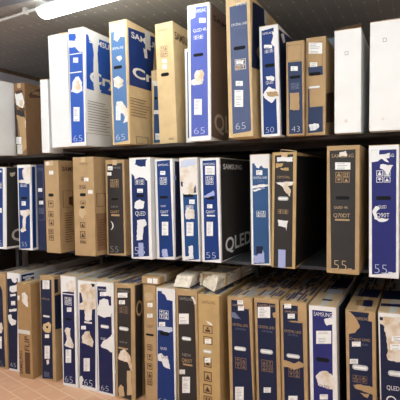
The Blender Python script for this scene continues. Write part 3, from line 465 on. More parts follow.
('B10',0,'brown edged charcoal carton with white square label under the bubble wrapped parcels, on the floor','tan',[-1.5726, 0.011, 0.0005, 0.1939, 1.6, 0.9902, -0.0049, 0.0009],[
 ('panel','char','F',[[-0.0768,0.9445],[0.071,0.9511],[0.0769,0.0526],[-0.0871,0.025]],None),
 ('text','greyprint','F',[[-0.0626,0.9261],[0.0565,0.9369],[0.056,0.9142],[-0.0631,0.9031]],('SAMSUNG',0)),
 ('patch','cream','F',[[0.0388,0.9418],[0.0638,0.9472],[0.0838,0.891],[0.0694,0.8799],[0.0596,0.9178]],None),
 ('sticker','sticker','F',[[-0.0712,0.794],[0.0178,0.8033],[0.0159,0.7183],[-0.0733,0.7081]],None),
 ('grip','grip','F',[[-0.0483,0.6056],[0.0351,0.6162],[0.0344,0.5867],[-0.049,0.5758]],None),
 ('text','greyprint','F',[[-0.0479,0.467],[0.032,0.4784],[0.0315,0.4554],[-0.0484,0.4438]],('NEW',0)),
 ('text','tan','F',[[-0.0526,0.4233],[0.0419,0.4372],[0.0411,0.401],[-0.0534,0.3867]],('Q800T',0)),
 ('strip','tan','F',[[-0.0426,0.3818],[0.0409,0.3944],[0.0406,0.3813],[-0.0429,0.3685]],None),
 ('sticker','sticker','F',[[-0.0768,0.33],[-0.0272,0.3378],[-0.028,0.3012],[-0.0777,0.2932]],None),
 ('sticker','sticker','F',[[-0.0524,0.2741],[0.0169,0.2854],[0.0139,0.1528],[-0.0556,0.1404]],None),
]),
('B11',0,'plain golden brown carton with a column of care symbols and small stickers, on the floor','tan_g',[-1.3699, -0.0205, 0.0001, 0.1813, 1.6, 0.9772, -0.0007, -0.0041],[
 ('text','darkbrown','F',[[-0.055,0.928],[0.058,0.9392],[0.0576,0.9156],[-0.0554,0.9041]],('SAMSUNG',0)),
 ('icons','darkbrown','F',[[-0.0556,0.7345],[0.0373,0.7458],[0.0362,0.677],[-0.0568,0.6649]],(1,1)),
 ('icons','darkbrown','F',[[-0.0519,0.6488],[0.0359,0.6603],[0.0348,0.5889],[-0.0531,0.5766]],(1,1)),
 ('sticker','sticker','F',[[-0.034,0.6272],[0.0176,0.6341],[0.017,0.5959],[-0.0347,0.5887]],None),
 ('patch','cream','F',[[-0.0251,0.7764],[0.0044,0.7691],[0.0322,0.7488],[0.0295,0.7401],[-0.0062,0.7524]],None),
 ('grip','grip','F',[[-0.0511,0.54],[0.024,0.5509],[0.0236,0.5222],[-0.0515,0.5111]],None),
 ('icons','darkbrown','F',[[-0.0494,0.4825],[0.0231,0.4935],[0.0218,0.4049],[-0.0509,0.3931]],(1,1)),
 ('sticker','sticker','F',[[-0.0391,0.4769],[0.0127,0.4848],[0.0121,0.4464],[-0.0397,0.4383]],None),
 ('icons','darkbrown','F',[[-0.0513,0.3665],[0.0239,0.3789],[0.0226,0.2924],[-0.0528,0.2792]],(1,1)),
 ('icons','darkbrown','F',[[-0.0583,0.2637],[0.0224,0.278],[0.0211,0.196],[-0.0596,0.181]],(1,1)),
 ('icons','darkbrown','F',[[-0.0573,0.1669],[0.0235,0.1821],[0.0226,0.1241],[-0.0582,0.1083]],(1,1)),
]),
('B12',0,'brown edged navy carton with two stacked little stickers, right of the dark gap','tan',[-1.1015, -0.0131, 0.0015, 0.1968, 1.6, 0.9805, -0.0154, -0.0012],[
 ('panel','navy','F',[[-0.0659,0.9591],[0.0728,0.9546],[0.0912,0.0543],[-0.0738,0.025]],None),
 ('patch','tan','F',[[0.0195,0.973],[0.0801,0.9643],[0.0761,0.9002],[0.0451,0.8973],[0.0265,0.9186]],None),
 ('sticker','sticker','F',[[-0.0159,0.9586],[0.03,0.9624],[0.0292,0.9303],[-0.0168,0.9263]],None),
 ('sticker','sticker','F',[[-0.0122,0.9175],[0.0361,0.9217],[0.0352,0.885],[-0.0132,0.8805]],None),
 ('text','tan','F',[[-0.0558,0.9275],[0.0245,0.9345],[0.024,0.9161],[-0.0563,0.909]],('SAMSUNG',0)),
 ('patch','slate_t','F',[[-0.0674,0.8616],[-0.0379,0.8644],[0.0117,0.8161],[-0.0685,0.822]],None),
 ('text','tan','F',[[-0.0625,0.7739],[0.0637,0.787],[0.0631,0.7664],[-0.0631,0.7529]],('CRYSTAL UHD',0)),
 ('text','slate_t','F',[[-0.0413,0.7413],[0.0508,0.7513],[0.0504,0.7375],[-0.0417,0.7273]],('CRYSTAL',0)),
 ('grip','grip','F',[[-0.0502,0.5977],[0.0447,0.6096],[0.0439,0.5795],[-0.051,0.5672]],None),
 ('icons','brownprint','F',[[-0.0476,0.5141],[0.0473,0.5269],[0.045,0.4365],[-0.0501,0.4226]],(2,2)),
 ('sticker','sticker','F',[[-0.0514,0.2842],[0.0172,0.2954],[0.0144,0.19],[-0.0544,0.1779]],None),
]),
('B13',0,'brown edged navy carton with one large white label near its top, floor row','tan',[-0.8927, 0.0063, 0.0018, 0.1905, 1.6, 0.9882, -0.0192, 0.0006],[
 ('panel','navy','F',[[-0.072,0.9542],[0.0688,0.9543],[0.0626,0.0447],[-0.0775,0.025]],None),
 ('sticker','sticker','F',[[-0.0671,0.9205],[0.0293,0.9287],[0.0271,0.8453],[-0.0696,0.8361]],None),
 ('text','tan','F',[[-0.0654,0.775],[0.0575,0.7876],[0.057,0.7673],[-0.066,0.7544]],('CRYSTAL UHD',0)),
 ('text','slate_t','F',[[-0.0382,0.7437],[0.0452,0.7526],[0.0448,0.7379],[-0.0386,0.7289]],('CRYSTAL',0)),
 ('patch','tan','F',[[0.0465,0.8853],[0.0694,0.8918],[0.0683,0.8492],[0.0524,0.8499]],None),
 ('text','tan','F',[[-0.0631,0.939],[0.0664,0.9497],[0.066,0.934],[-0.0635,0.9231]],('SAMSUNG',0)),
 ('grip','grip','F',[[-0.0564,0.5988],[0.0413,0.6109],[0.0404,0.5769],[-0.0573,0.5644]],None),
 ('icons','brownprint','F',[[-0.0516,0.5194],[0.0415,0.5318],[0.039,0.4386],[-0.0543,0.4251]],(2,2)),
 ('sticker','sticker','F',[[-0.0375,0.3106],[0.0173,0.3193],[0.0163,0.2804],[-0.0386,0.2714]],None),
]),
('B14',0,'brown edged navy carton with a tan tear across its care symbols, floor row','tan',[-0.6951, -0.0041, 0.0012, 0.1916, 1.6, 0.984, -0.0121, -0.0032],[
 ('panel','navy','F',[[-0.0766,0.959],[0.0336,0.9603],[0.0317,0.8486],[0.0662,0.8392],[0.0715,0.0456],[-0.0768,0.025]],None),
 ('sticker','sticker','F',[[-0.0653,0.9667],[-0.0143,0.9713],[-0.0149,0.9383],[-0.0659,0.9335]],None),
 ('text','tan','F',[[-0.064,0.9159],[0.0265,0.9247],[0.0262,0.9093],[-0.0643,0.9004]],('SAMSUNG',0)),
 ('sticker','sticker','F',[[-0.041,0.8961],[0.0108,0.9012],[0.0102,0.8661],[-0.0417,0.8607]],None),
 ('patch','tan','F',[[-0.0498,0.8422],[0.0317,0.8486],[0.0618,0.8365],[0.0184,0.8384]],None),
 ('text','tan','F',[[-0.0689,0.7714],[0.0545,0.7855],[0.0542,0.7658],[-0.0693,0.7513]],('CRYSTAL UHD',0)),
 ('text','slate_t','F',[[-0.0438,0.7454],[0.0344,0.7547],[0.0342,0.7415],[-0.044,0.7321]],('CRYSTAL',0)),
 ('grip','grip','F',[[-0.0543,0.596],[0.0428,0.6093],[0.0424,0.5807],[-0.0548,0.567]],None),
 ('icons','brownprint','F',[[-0.045,0.4949],[0.0433,0.5081],[0.0421,0.4373],[-0.0463,0.4233]],(2,2)),
 ('patch','tan','F',[[-0.0933,0.5482],[-0.0585,0.5487],[0.0022,0.5352],[0.0354,0.5577],[0.0828,0.5359],[0.0564,0.5123],[0.0013,0.4863],[-0.0426,0.5019],[-0.0874,0.4997]],None),
 ('sticker','sticker','F',[[-0.0465,0.2868],[0.0201,0.2985],[0.0195,0.265],[-0.0471,0.253]],None),
]),
('B15',0,'white edged violet carton on the floor with round white tear below its grip hole','white',[-0.4842, -0.012, 0.0014, 0.1898, 1.6, 0.9808, -0.0145, -0.0022],[
 ('panel','violet','F',[[-0.0702,0.9463],[0.0667,0.9442],[0.0622,0.2859],[-0.0718,0.2682]],None),
 ('text','white','F',[[-0.06,0.9279],[0.0666,0.94],[0.0662,0.9125],[-0.0605,0.9]],('SAMSUNG',0)),
 ('patch','white','F',[[0.0103,0.8867],[0.062,0.9057],[0.0735,0.8614],[0.0302,0.843],[0.0151,0.8659]],None),
 ('sticker','sticker','F',[[-0.0455,0.7983],[0.0584,0.81],[0.0569,0.7184],[-0.0471,0.7055]],None),
 ('hole','hole','F',[[-0.0489,0.6045],[0.0429,0.6171],[0.0424,0.5871],[-0.0494,0.5741]],None),
 ('patch','cream','F',[[-0.0544,0.4715],[-0.0275,0.506],[0.0197,0.5206],[0.0605,0.4946],[0.0852,0.4451],[0.0691,0.3944],[0.0124,0.3957],[-0.0397,0.4087]],None),
 ('text','violet','F',[[-0.0344,0.4096],[0.0397,0.4217],[0.0394,0.398],[-0.0348,0.3857]],('QLED',0)),
 ('sticker','sticker','F',[[-0.0282,0.3434],[0.0283,0.3531],[0.0277,0.3163],[-0.0289,0.3064]],None),
 ('panel','navy2','S',[[0.11,0.9543],[0.6829,0.9218],[0.7369,0.025],[0.0936,0.2091]],None),
 ('panel','navy2','T',[[-0.0298,0.1907],[0.0434,0.1851],[0.0355,0.1463],[-0.0292,0.1481]],None),
 ('panel','navy2','T',[[-0.0427,0.5894],[0.0934,0.5902],[0.0934,0.9729],[-0.015,0.9767]],None),
 ('panel','palelav','T',[[-0.0377,0.4035],[0.0764,0.4007],[0.0739,0.5249],[-0.034,0.5181]],None),
]),
('B16',0,'brown edged navy carton with torn tan corners reading Crystal UHD, beside the large peeled carton','tan',[-0.2286, -0.0244, 0.0015, 0.193, 1.6, 0.9759, -0.016, -0.0017],[
 ('panel','navy','F',[[-0.0744,0.968],[0.0762,0.9656],[0.0714,0.3426],[-0.0768,0.3223]],None),
 ('patch','tan','F',[[-0.0823,0.9725],[-0.0608,0.9589],[-0.0338,0.9305],[-0.0186,0.9062],[-0.0038,0.8634],[-0.0355,0.8217],[-0.0849,0.8089]],None),
 ('patch','tan','F',[[0.0535,0.9716],[0.082,0.9702],[0.0811,0.9071],[0.0527,0.9103]],None),
 ('text','tan','F',[[-0.028,0.929],[0.053,0.9369],[0.0527,0.9165],[-0.0283,0.9083]],('SAMSUNG',0)),
 ('text','tan','F',[[-0.0715,0.7813],[0.0625,0.797],[0.0622,0.7724],[-0.0719,0.7562]],('Crystal UHD',0)),
 ('sticker','sticker','F',[[-0.0561,0.7581],[0.0006,0.765],[0.0001,0.7319],[-0.0566,0.7248]],None),
 ('text','slate_t','F',[[0.0062,0.7512],[0.0467,0.7562],[0.0465,0.7418],[0.006,0.7367]],('QLED',0)),
 ('sticker','sticker','F',[[-0.0728,0.6357],[-0.0187,0.6431],[-0.0192,0.6098],[-0.0734,0.6022]],None),
 ('grip','grip','F',[[-0.0567,0.5962],[0.0465,0.6109],[0.046,0.5758],[-0.0572,0.5606]],None),
 ('icons','brownprint','F',[[-0.0578,0.5229],[0.0416,0.538],[0.0409,0.4863],[-0.0586,0.4704]],(2,2)),
 ('patch','tan','F',[[-0.0509,0.4591],[-0.0116,0.4675],[0.0368,0.4659],[0.094,0.4598],[0.0913,0.4059],[0.0168,0.4212],[-0.0414,0.4376]],None),
 ('patch','tan','F',[[-0.0076,0.4098],[0.0513,0.4094],[0.0404,0.3827],[0.0164,0.3889]],None),
 ('panel','navy2','T',[[-0.0543,0.2881],[0.0594,0.299],[0.0635,0.129],[0.0025,0.1246],[-0.0466,0.1497]],None),
 ('panel','tan_dark','T',[[-0.0543,0.2881],[-0.0038,0.2868],[0.0025,0.1246],[-0.0466,0.1497]],None),
 ('panel','navy2','T',[[-0.0317,0.6233],[0.0946,0.6642],[0.0807,0.3981],[-0.0499,0.4026]],None),
]),
('B17',0,'white edged navy carton with huge beige peeled area, right end of floor row','white',[-0.0163, -0.0143, 0.0024, 0.1803, 1.6, 0.9796, -0.0261, -0.0044],[
 ('panel','navy','F',[[-0.0796,0.9483],[0.072,0.9497],[0.0691,0.3769],[-0.0829,0.3572]],None),
 ('patch','beige','F',[[-0.0806,0.9421],[-0.0468,0.9512],[0.0739,0.9539],[0.0752,0.8408],[0.0713,0.6577],[0.0249,0.6537],[-0.0348,0.6601],[-0.0433,0.6935],[-0.0333,0.725],[-0.0449,0.8282],[-0.0575,0.8927],[-0.0815,0.9035]],None),
 ('patch','navy','F',[[-0.0806,0.9441],[-0.06,0.946],[-0.0604,0.9257],[-0.0791,0.926]],None),
 ('sticker','sticker','F',[[-0.008,0.824],[0.0651,0.8318],[0.0643,0.7979],[-0.0088,0.7898]],None),
 ('sticker','sticker','F',[[-0.0185,0.7692],[0.0594,0.778],[0.0586,0.74],[-0.0193,0.7308]],None),
 ('grip','grip','F',[[-0.0364,0.5869],[0.0556,0.5996],[0.0549,0.5634],[-0.0373,0.5502]],None),
 ('text','white','F',[[-0.0462,0.4837],[0.0316,0.4956],[0.0308,0.4612],[-0.047,0.449]],('QLED',0)),
 ('text','white','F',[[-0.0515,0.4156],[0.0136,0.4262],[0.0119,0.3469],[-0.0533,0.3356]],('Q',0)),
 ('panel','navy2','T',[[-0.0887,0.6307],[0.044,0.6548],[0.0474,0.3738],[-0.0887,0.3668]],None),
 ('panel','navy2','T',[[-0.0845,0.2285],[0.0565,0.2372],[0.0587,0.164],[-0.0856,0.1607]],None),
]),
]

C = bpy.context.scene.collection

# ------------------------------------------------------------------ materials
def lin(c):
    return tuple(((v/255)/12.92 if v/255 <= .04045 else (((v/255)+.055)/1.055)**2.4) for v in c) + (1,)

def mat(name, rgb, rough=.6, var=.08, scale=6., bump=0., metal=0., bscale=300., spec=.5):
    m = bpy.data.materials.new(name); m.use_nodes = True
    nt = m.node_tree; b = nt.nodes['Principled BSDF']
    b.inputs['Roughness'].default_value = rough
    b.inputs['Metallic'].default_value = metal
    b.inputs['Specular IOR Level'].default_value = spec
    tc = nt.nodes.new('ShaderNodeTexCoord')
    n = nt.nodes.new('ShaderNodeTexNoise'); n.inputs['Scale'].default_value = scale; n.inputs['Detail'].default_value = 6
    nt.links.new(tc.outputs['Object'], n.inputs['Vector'])
    r = nt.nodes.new('ShaderNodeValToRGB')
    c = lin(rgb)
    r.color_ramp.elements[0].position = .3; r.color_ramp.elements[1].position = .7
    r.color_ramp.elements[0].color = tuple(max(0, v*(1-var)) for v in c[:3]) + (1,)
    r.color_ramp.elements[1].color = tuple(min(1, v*(1+var)) for v in c[:3]) + (1,)
    nt.links.new(n.outputs['Fac'], r.inputs['Fac']); nt.links.new(r.outputs['Color'], b.inputs['Base Color'])
    if bump:
        n2 = nt.nodes.new('ShaderNodeTexNoise'); n2.inputs['Scale'].default_value = bscale; n2.inputs['Detail'].default_value = 3
        nt.links.new(tc.outputs['Object'], n2.inputs['Vector'])
        bp = nt.nodes.new('ShaderNodeBump'); bp.inputs['Strength'].default_value = bump; bp.inputs['Distance'].default_value = .004
        nt.links.new(n2.outputs['Fac'], bp.inputs['Height']); nt.links.new(bp.outputs['Normal'], b.inputs['Normal'])
    return m

PAL = dict(
 white=(232,232,230), white2=(238,238,234), tan=(178,148,106), tan_l=(212,184,136), tan_m=(166,132,88), tan_g=(188,158,106),
 tan_dark=(140,106,72), tan_p=(198,172,134), greyblue=(112,126,138), navy_b=(28,38,74),
 blue_b=(36,84,178), slate_b=(80,118,166), royal=(18,50,112), royal2=(14,52,120), blue_d=(42,76,124), peri=(84,98,180),
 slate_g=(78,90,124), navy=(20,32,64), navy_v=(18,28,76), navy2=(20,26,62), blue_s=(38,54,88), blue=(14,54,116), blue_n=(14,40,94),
 teal=(22,70,126), teal2=(44,82,128), char=(48,45,44), char2=(50,49,48), violet=(36,42,108), umber=(116,100,94), umber2=(50,46,44),
 black=(22,22,26), darkbrown=(84,58,42), cream=(226,214,196), beige=(214,192,160), peach=(236,210,182), palelav=(196,204,222), lav=(164,174,214),
 sticker=(240,240,236), tape=(214,212,204), hole=(10,10,12), grip=(196,200,198), greyprint=(150,148,146), brownprint=(128,104,84),
 slate_t=(110,118,142), lid_grey=(150,152,156), qgrey=(196,188,182), qgrey2=(240,238,234), ink=(120,124,134))
def torn(k):
    # bare paper left where tape was ripped off: pale fibres over brown liner; cream also paints a tape glare
    m = mat('torn_paper_'+k, PAL[k], .9, .09, 13, .5, bscale=120)
    r = [n for n in m.node_tree.nodes if n.type == 'VALTORGB'][0]
    r.color_ramp.elements[0].color = lin(tuple(int(v*q) for v, q in zip(PAL[k], (.95, .92, .86)))); r.color_ramp.elements[1].color = lin(tuple(int(v*.45+236*.55) for v in PAL[k]))
    r.color_ramp.elements[0].position = .36; r.color_ramp.elements[1].position = .56
    return m
BODY = {'white','white2','tan','tan_l','tan_m','tan_g','tan_dark','greyblue','navy_b'}
MT = {}
def M(k):
    if k not in MT:
        if k in BODY and k not in ('white','white2'): MT[k] = mat('cardboard_'+k, PAL[k], .78, .10, 9, .15)
        elif k in ('white','white2'): MT[k] = mat('coated_card_'+k, PAL[k], .55, .03, 5, .08)
        elif k == 'tape': MT[k] = mat('clear_tape', PAL[k], .25, .08, 30, .3, bscale=60)
        elif k in ('cream','beige','peach'): MT[k] = torn(k)
        elif k in ('hole',): MT[k] = mat('hole_shade', PAL[k], .95, 0, 5)
        elif k == 'grip': MT[k] = mat('grip_plastic', PAL[k], .35, .08, 60)
        elif k in ('sticker','ink','qgrey','qgrey2'): MT[k] = mat(k+'_paper', PAL[k], .6, .02, 20)
        else: MT[k] = mat('print_'+k, PAL[k], .5, .07, 7, .05, spec=.3)
    return MT[k]

# ------------------------------------------------------------------ mesh helpers
def new_obj(name, bm, mats, parent=None):
    me = bpy.data.meshes.new(name); bm.to_mesh(me); bm.free()
    for m in (mats if isinstance(mats, (list, tuple)) else [mats]): me.materials.append(m)
    o = bpy.data.objects.new(name, me); C.objects.link(o)
    if parent: o.parent = parent
    return o

def bx(bm, x0, x1, y0, y1, z0, z1, mi=0, bev=0):
    r = bmesh.ops.create_cube(bm, size=1)
    vs = r['verts']
    bmesh.ops.scale(bm, verts=vs, vec=(x1-x0, y1-y0, z1-z0))
    bmesh.ops.translate(bm, verts=vs, vec=((x0+x1)/2, (y0+y1)/2, (z0+z1)/2))
    fs = list({f for v in vs for f in v.link_faces})
    for f in fs: f.material_index = mi
    if bev:
        es = list({e for v in vs for e in v.link_edges})
        g = bmesh.ops.bevel(bm, geom=es, offset=bev, segments=2, affect='EDGES', profile=.5)
        for f in g['faces']: f.material_index = mi

def tube(bm, p, q, r, n=10, mi=0):
    p = Vector(p); q = Vector(q); d = q-p
    g = bmesh.ops.create_cone(bm, cap_ends=True, segments=n, radius1=r, radius2=r, depth=d.length)
    bmesh.ops.transform(bm, matrix=Matrix.Translation((p+q)/2) @ d.to_track_quat('Z', 'Y').to_matrix().to_4x4(), verts=g['verts'])
    for f in {f for v in g['verts'] for f in v.link_faces}: f.material_index = mi

def area(p):
    return sum(p[i][0]*p[(i+1) % len(p)][1]-p[(i+1) % len(p)][0]*p[i][1] for i in range(len(p)))/2

class Face:
    """a face of a carton: maps 2-D metres on it, plus height above it, to the carton's own frame"""
    def __init__(s, which, w, d, h): s.k, s.w, s.d, s.h = which, w, d, h
    def __call__(s, u, v, t):
        if s.k == 'F': return (u, -t, v)
        if s.k == 'S': return (s.w/2+t, u, v)
        return (u, v, s.h+t)

def prism(bm, fc, pts, t, mi=0, t0=0.):
    p = []
    for q in pts:
        if not p or (abs(q[0]-p[-1][0])+abs(q[1]-p[-1][1])) > .0008: p.append(q)
    if len(p) > 2 and (abs(p[0][0]-p[-1][0])+abs(p[0][1]-p[-1][1])) < .0008: p.pop()
    if len(p) < 3 or abs(area(p)) < 1e-6: return
    if area(p) < 0: p = p[::-1]
    top = [bm.verts.new(fc(u, v, t)) for u, v in p]
    bot = [bm.verts.new(fc(u, v, t0)) for u, v in p]
    f = bm.faces.new(top); f.material_index = mi
    n = len(p)
    for i in range(n):
        g = bm.faces.new((bot[i], bot[(i+1) % n], top[(i+1) % n], top[i])); g.material_index = mi

def bbox(pts):
    xs = [p[0] for p in pts]; ys = [p[1] for p in pts]
    return min(xs), max(xs), min(ys), max(ys)

def quad_rect(pts):
    # mean upright rectangle of a four-cornered detail: TL, TR, BR, BL
    a, b, c, d = pts
    return (a[0]+d[0])/2, (b[0]+c[0])/2, (c[1]+d[1])/2, (a[1]+b[1])/2

def ragged(pts, rnd):
    out = []
    n = len(pts)
    for i in range(n):
        a, b = pts[i], pts[(i+1) % n]
        L = math.hypot(b[0]-a[0], b[1]-a[1]); out.append(a)
        k = max(1, min(5, int(L/.012)))
        nx, ny = (-(b[1]-a[1])/L, (b[0]-a[0])/L) if L > 1e-6 else (0, 0)
        for j in range(1, k):
            f = j/k; e = rnd.uniform(-1, 1)*min(.0035, L*.09)
            out.append((a[0]+(b[0]-a[0])*f+nx*e, a[1]+(b[1]-a[1])*f+ny*e))
    return out

def stadium(x0, x1, y0, y1, n=8):
    r = min(x1-x0, y1-y0)/2; c = (y0+y1)/2; p = []
    for i in range(n+1):
        a = -math.pi/2+math.pi*i/n; p.append((x1-r+r*math.cos(a), c+r*math.sin(a)))
    for i in range(n+1):
        a = math.pi/2+math.pi*i/n; p.append((x0+r+r*math.cos(a), c+r*math.sin(a)))
    return p

_txt = {}
def letters(s, weight):
    if (s, weight) not in _txt:
        cu = bpy.data.curves.new('t', 'FONT'); cu.body = s; cu.size = 1; cu.resolution_u = 3; cu.offset = weight
        o = bpy.data.objects.new('t', cu); C.objects.link(o)
        bpy.context.view_layer.update()
        me = bpy.data.meshes.new_from_object(o.evaluated_get(bpy.context.evaluated_depsgraph_get()))
        V = [(v.co.x, v.co.y) for v in me.vertices]; F = [tuple(p.vertices) for p in me.polygons]
        bpy.data.objects.remove(o); bpy.data.curves.remove(cu); bpy.data.meshes.remove(me)
        x0, x1, y0, y1 = bbox(V)
        _txt[s, weight] = ([((x-x0)/(x1-x0), (y-y0)/(y1-y0)) for x, y in V], F)
    return _txt[s, weight]

def write(bm, fc, s, rect, t, rot=0, mi=0, weight=0.):
    V, F = letters(s, weight); x0, x1, y0, y1 = rect
    vs = []
    for u, v in V:
        if rot: u, v = 1-v, u
        vs.append(bm.verts.new(fc(x0+u*(x1-x0), y0+v*(y1-y0), t)))
    for f in F:
        try: g = bm.faces.new([vs[i] for i in f]); g.material_index = mi
        except ValueError: pass

def ringp(bm, fc, cx, cy, rx, ry, th, t, n=28):
    o = [bm.verts.new(fc(cx+rx*math.cos(6.2832*i/n), cy+ry*math.sin(6.2832*i/n), t)) for i in range(n)]
    q = [bm.verts.new(fc(cx+(rx-th)*math.cos(6.2832*i/n), cy+(ry-th)*math.sin(6.2832*i/n), t)) for i in range(n)]
    for i in range(n): bm.faces.new((o[i], o[(i+1) % n], q[(i+1) % n], q[i]))

def outline(bm, fc, x0, x1, y0, y1, th, t):
    prism(bm, fc, [(x0, y0), (x1, y0), (x1, y0+th), (x0, y0+th)], t)
    prism(bm, fc, [(x0, y1-th), (x1, y1-th), (x1, y1), (x0, y1)], t)
    prism(bm, fc, [(x0, y0+th), (x0+th, y0+th), (x0+th, y1-th), (x0, y1-th)], t)
    prism(bm, fc, [(x1-th, y0+th), (x1, y0+th), (x1, y1-th), (x1-th, y1-th)], t)

def icon(bm, fc, x0, x1, y0, y1, k, t):
    # shipping marks: up arrows, glass, umbrella, do-not-stack figure
    w, h = x1-x0, y1-y0; th = min(w, h)*.09
    outline(bm, fc, x0, x1, y0, y1, th, t)
    P = lambda *a: prism(bm, fc, [(x0+u*w, y0+v*h) for u, v in a], t)
    k %= 5
    if k == 0:
        for c in (.33, .67):
            P((c-.06, .25), (c+.06, .25), (c+.06, .58), (c-.06, .58)); P((c-.15, .58), (c+.15, .58), (c, .82))
        P((.2, .13), (.8, .13), (.8, .19), (.2, .19))
    elif k == 1:
        P((.3, .82), (.36, .52), (.64, .52), (.7, .82)); P((.46, .25), (.54, .25), (.54, .52), (.46, .52)); P((.32, .17), (.68, .17), (.68, .25), (.32, .25))
    elif k == 2:
        P((.2, .5), (.8, .5), (.7, .7), (.5, .8), (.3, .7)); P((.47, .2), (.54, .2), (.54, .5), (.47, .5))
    elif k == 3:
        P((.25, .2), (.75, .2), (.75, .5), (.25, .5)); P((.4, .55), (.6, .55), (.6, .8), (.4, .8))
    else:
        P((.2, .2), (.8, .2), (.5, .75))

def empty(name, loc, label, cat, group=None, rz=0.):
    o = bpy.data.objects.new(name, None); C.objects.link(o); o.location = loc; o.rotation_euler.z = rz
    o.empty_display_size = .1
    o['label'] = label; o['category'] = cat
    if group: o['group'] = group
    return o

PART = dict(panel='printed_panel', patch='torn_or_glare_patch', sticker='sticker', hole='hand_hole', grip='handle_insert', text='lettering',
            icons='care_symbols', tape='packing_tape', strip='printed_stripe', lines='small_print', frame='printed_frame', ring='printed_ring')
ROWNAME = {3: 'television cartons on the top shelf', 2: 'television cartons on the top shelf', 1: 'television cartons on the middle shelf', 0: 'television cartons standing on the floor'}

# ------------------------------------------------------------------ cartons
def carton(cid, row, label, body, P, feats):
    x, y, z, w, D, h, lean, yaw = P
    rnd = random.Random(cid)
    bm = bmesh.new(); bx(bm, -w/2, w/2, 0, D, 0, h, 0, .0035)
    # edge of the folded-over lid on the front and side, a fine raised corrugated lip
    bx(bm, -w/2-.0006, w/2+.0006, -.0006, D+.0006, h-.0035, h+.0006, 1 if body.startswith('white') else 0, .0008)
    o = new_obj('television_carton', bm, [M(body), M('tan_p')])
    o.location = (x, y, z); o.rotation_euler = Euler((0, lean, yaw), 'XYZ')
    o['label'] = label; o['category'] = 'carton'; o['group'] = ROWNAME[row]
    t = .0004
    buckets = {}
    for kind, col, face, pts, arg in feats:
        t += .0002; col = 'palelav' if kind == 'text' and arg[0].isdigit() and col == 'white' else col; fc = Face(face, w, D, h); bm = bmesh.new(); mats = [M(col)]
        pts = [tuple(p) for p in pts]
        x0, x1, y0, y1 = quad_rect(pts) if len(pts) == 4 else bbox(pts)
        if x1 < x0: x0, x1 = x1, x0
        if y1 < y0: y0, y1 = y1, y0
        if x1-x0 < .002 or y1-y0 < .002:
            bm.free(); continue
        if kind == 'panel': prism(bm, fc, pts, t)
        elif kind == 'patch': prism(bm, fc, ragged(pts, rnd), t)
        elif kind in ('sticker',):
            prism(bm, fc, pts, t); mats.append(M('ink'))
            a, b, c, d = pts
            def L(u, v): return (a[0]+(b[0]-a[0])*u+(d[0]-a[0])*v, a[1]+(b[1]-a[1])*u+(d[1]-a[1])*v)
            n = int(abs(a[1]-d[1])/.011)
            for i in range(n):
                v = (i+.7)/(n+.4); e = rnd.uniform(.5, .85)
                if rnd.random() < .75: prism(bm, fc, [L(.14, v), L(e, v), L(e, v+.22/n), L(.14, v+.22/n)], t+.0001, 1, t)
        elif kind == 'hole':
            prism(bm, fc, stadium(x0, x1, y0, y1), t)  # flat plate; the opening's inner shade is its near-black colour
        elif kind == 'grip':
            prism(bm, fc, stadium(x0, x1, y0, y1), t+.002)
            mats.append(M('sticker')); e = (y1-y0)*.28
            prism(bm, fc, stadium(x0+e, x1-e, y0+e, y1-e), t+.0024, 1, t+.002)
        elif kind == 'text': write(bm, fc, arg[0], (x0, x1, y0, y1), t, arg[1], 0, .028 if arg[0] == 'Crystal' else .02 if face == 'S' or arg[1] else -.022 if arg[0].isdigit() else -.004)
        elif kind == 'icons':
            nx, ny = arg; cw, ch = (x1-x0)/nx, (y1-y0)/ny
            for i in range(nx):
                for j in range(ny):
                    icon(bm, fc, x0+cw*(i+.06), x0+cw*(i+.94), y0+ch*(j+.06), y0+ch*(j+.94), i*2+j+int(x*37) + int(y0*50), t)
        elif kind in ('tape', 'strip'): prism(bm, fc, [(x0, y0), (x1, y0), (x1, y1), (x0, y1)], t)
        elif kind == 'frame': outline(bm, fc, x0, x1, y0, y1, min(.003, (y1-y0)*.2), t)
        elif kind == 'lines':
            n = max(2, int((y1-y0)/.022))
            for i in range(n):
                yy = y0+(y1-y0)*i/n; e = rnd.uniform(.7, .96)
                prism(bm, fc, [(x0, yy), (x0+(x1-x0)*e, yy), (x0+(x1-x0)*e, yy+.005), (x0, yy+.005)], t)
        elif kind == 'ring':
            ringp(bm, fc, (x0+x1)/2, (y0+y1)/2, (x1-x0)/2, (y1-y0)/2, .02, t)
        if not bm.faces: bm.free(); continue
        new_obj(PART[kind], bm, mats, o)
    # carton lid: folded flaps meeting in a taped seam, with the maker's print on floor row lids
    fc = Face('T', w, D, h); bm = bmesh.new()
    prism(bm, fc, [(-.022, .0), (.022, .0), (.022, D-.004), (-.022, D-.004)], .0012)
    prism(bm, Face('F', w, D, h), [(-.022, h-.045), (.022, h-.045), (.022, h+.0008), (-.022, h+.0008)], .0007) if row and body.startswith('tan') and cid not in ('M12', 'T12', 'T13') else None
    new_obj('packing_tape', bm, M('tape' if body.startswith('white') else 'tan_p'), o)
    if row == 0 and cid not in ('B2',):
        wt = body.startswith('white'); e = w/2; own = cid in ('B15', 'B16', 'B17')
        bm = bmesh.new()
        for k in range(7):
            u0 = -e*.92+w*.92*k/7; u1 = u0+w*.92/7*(rnd.uniform(.3, .8) if wt else rnd.uniform(.55, .95)); yy = .40 if own else (.10 if wt else .03)+rnd.uniform(0, .08)
            while yy < D-.1:
                L = rnd.uniform(.05, .4); prism(bm, fc, [(u0, yy), (u1, yy), (u1, min(D-.02, yy+L)), (u0, min(D-.02, yy+L))], .0016, 0 if rnd.random() < .75 else 1)
                yy += L+rnd.uniform(.05, .3 if wt else .16)
        new_obj('lid_print', bm, [M('navy' if wt else 'blue_s'), M('lid_grey')], o)
    return o

cartons = {c[0]: carton(*c) for c in CARTONS}

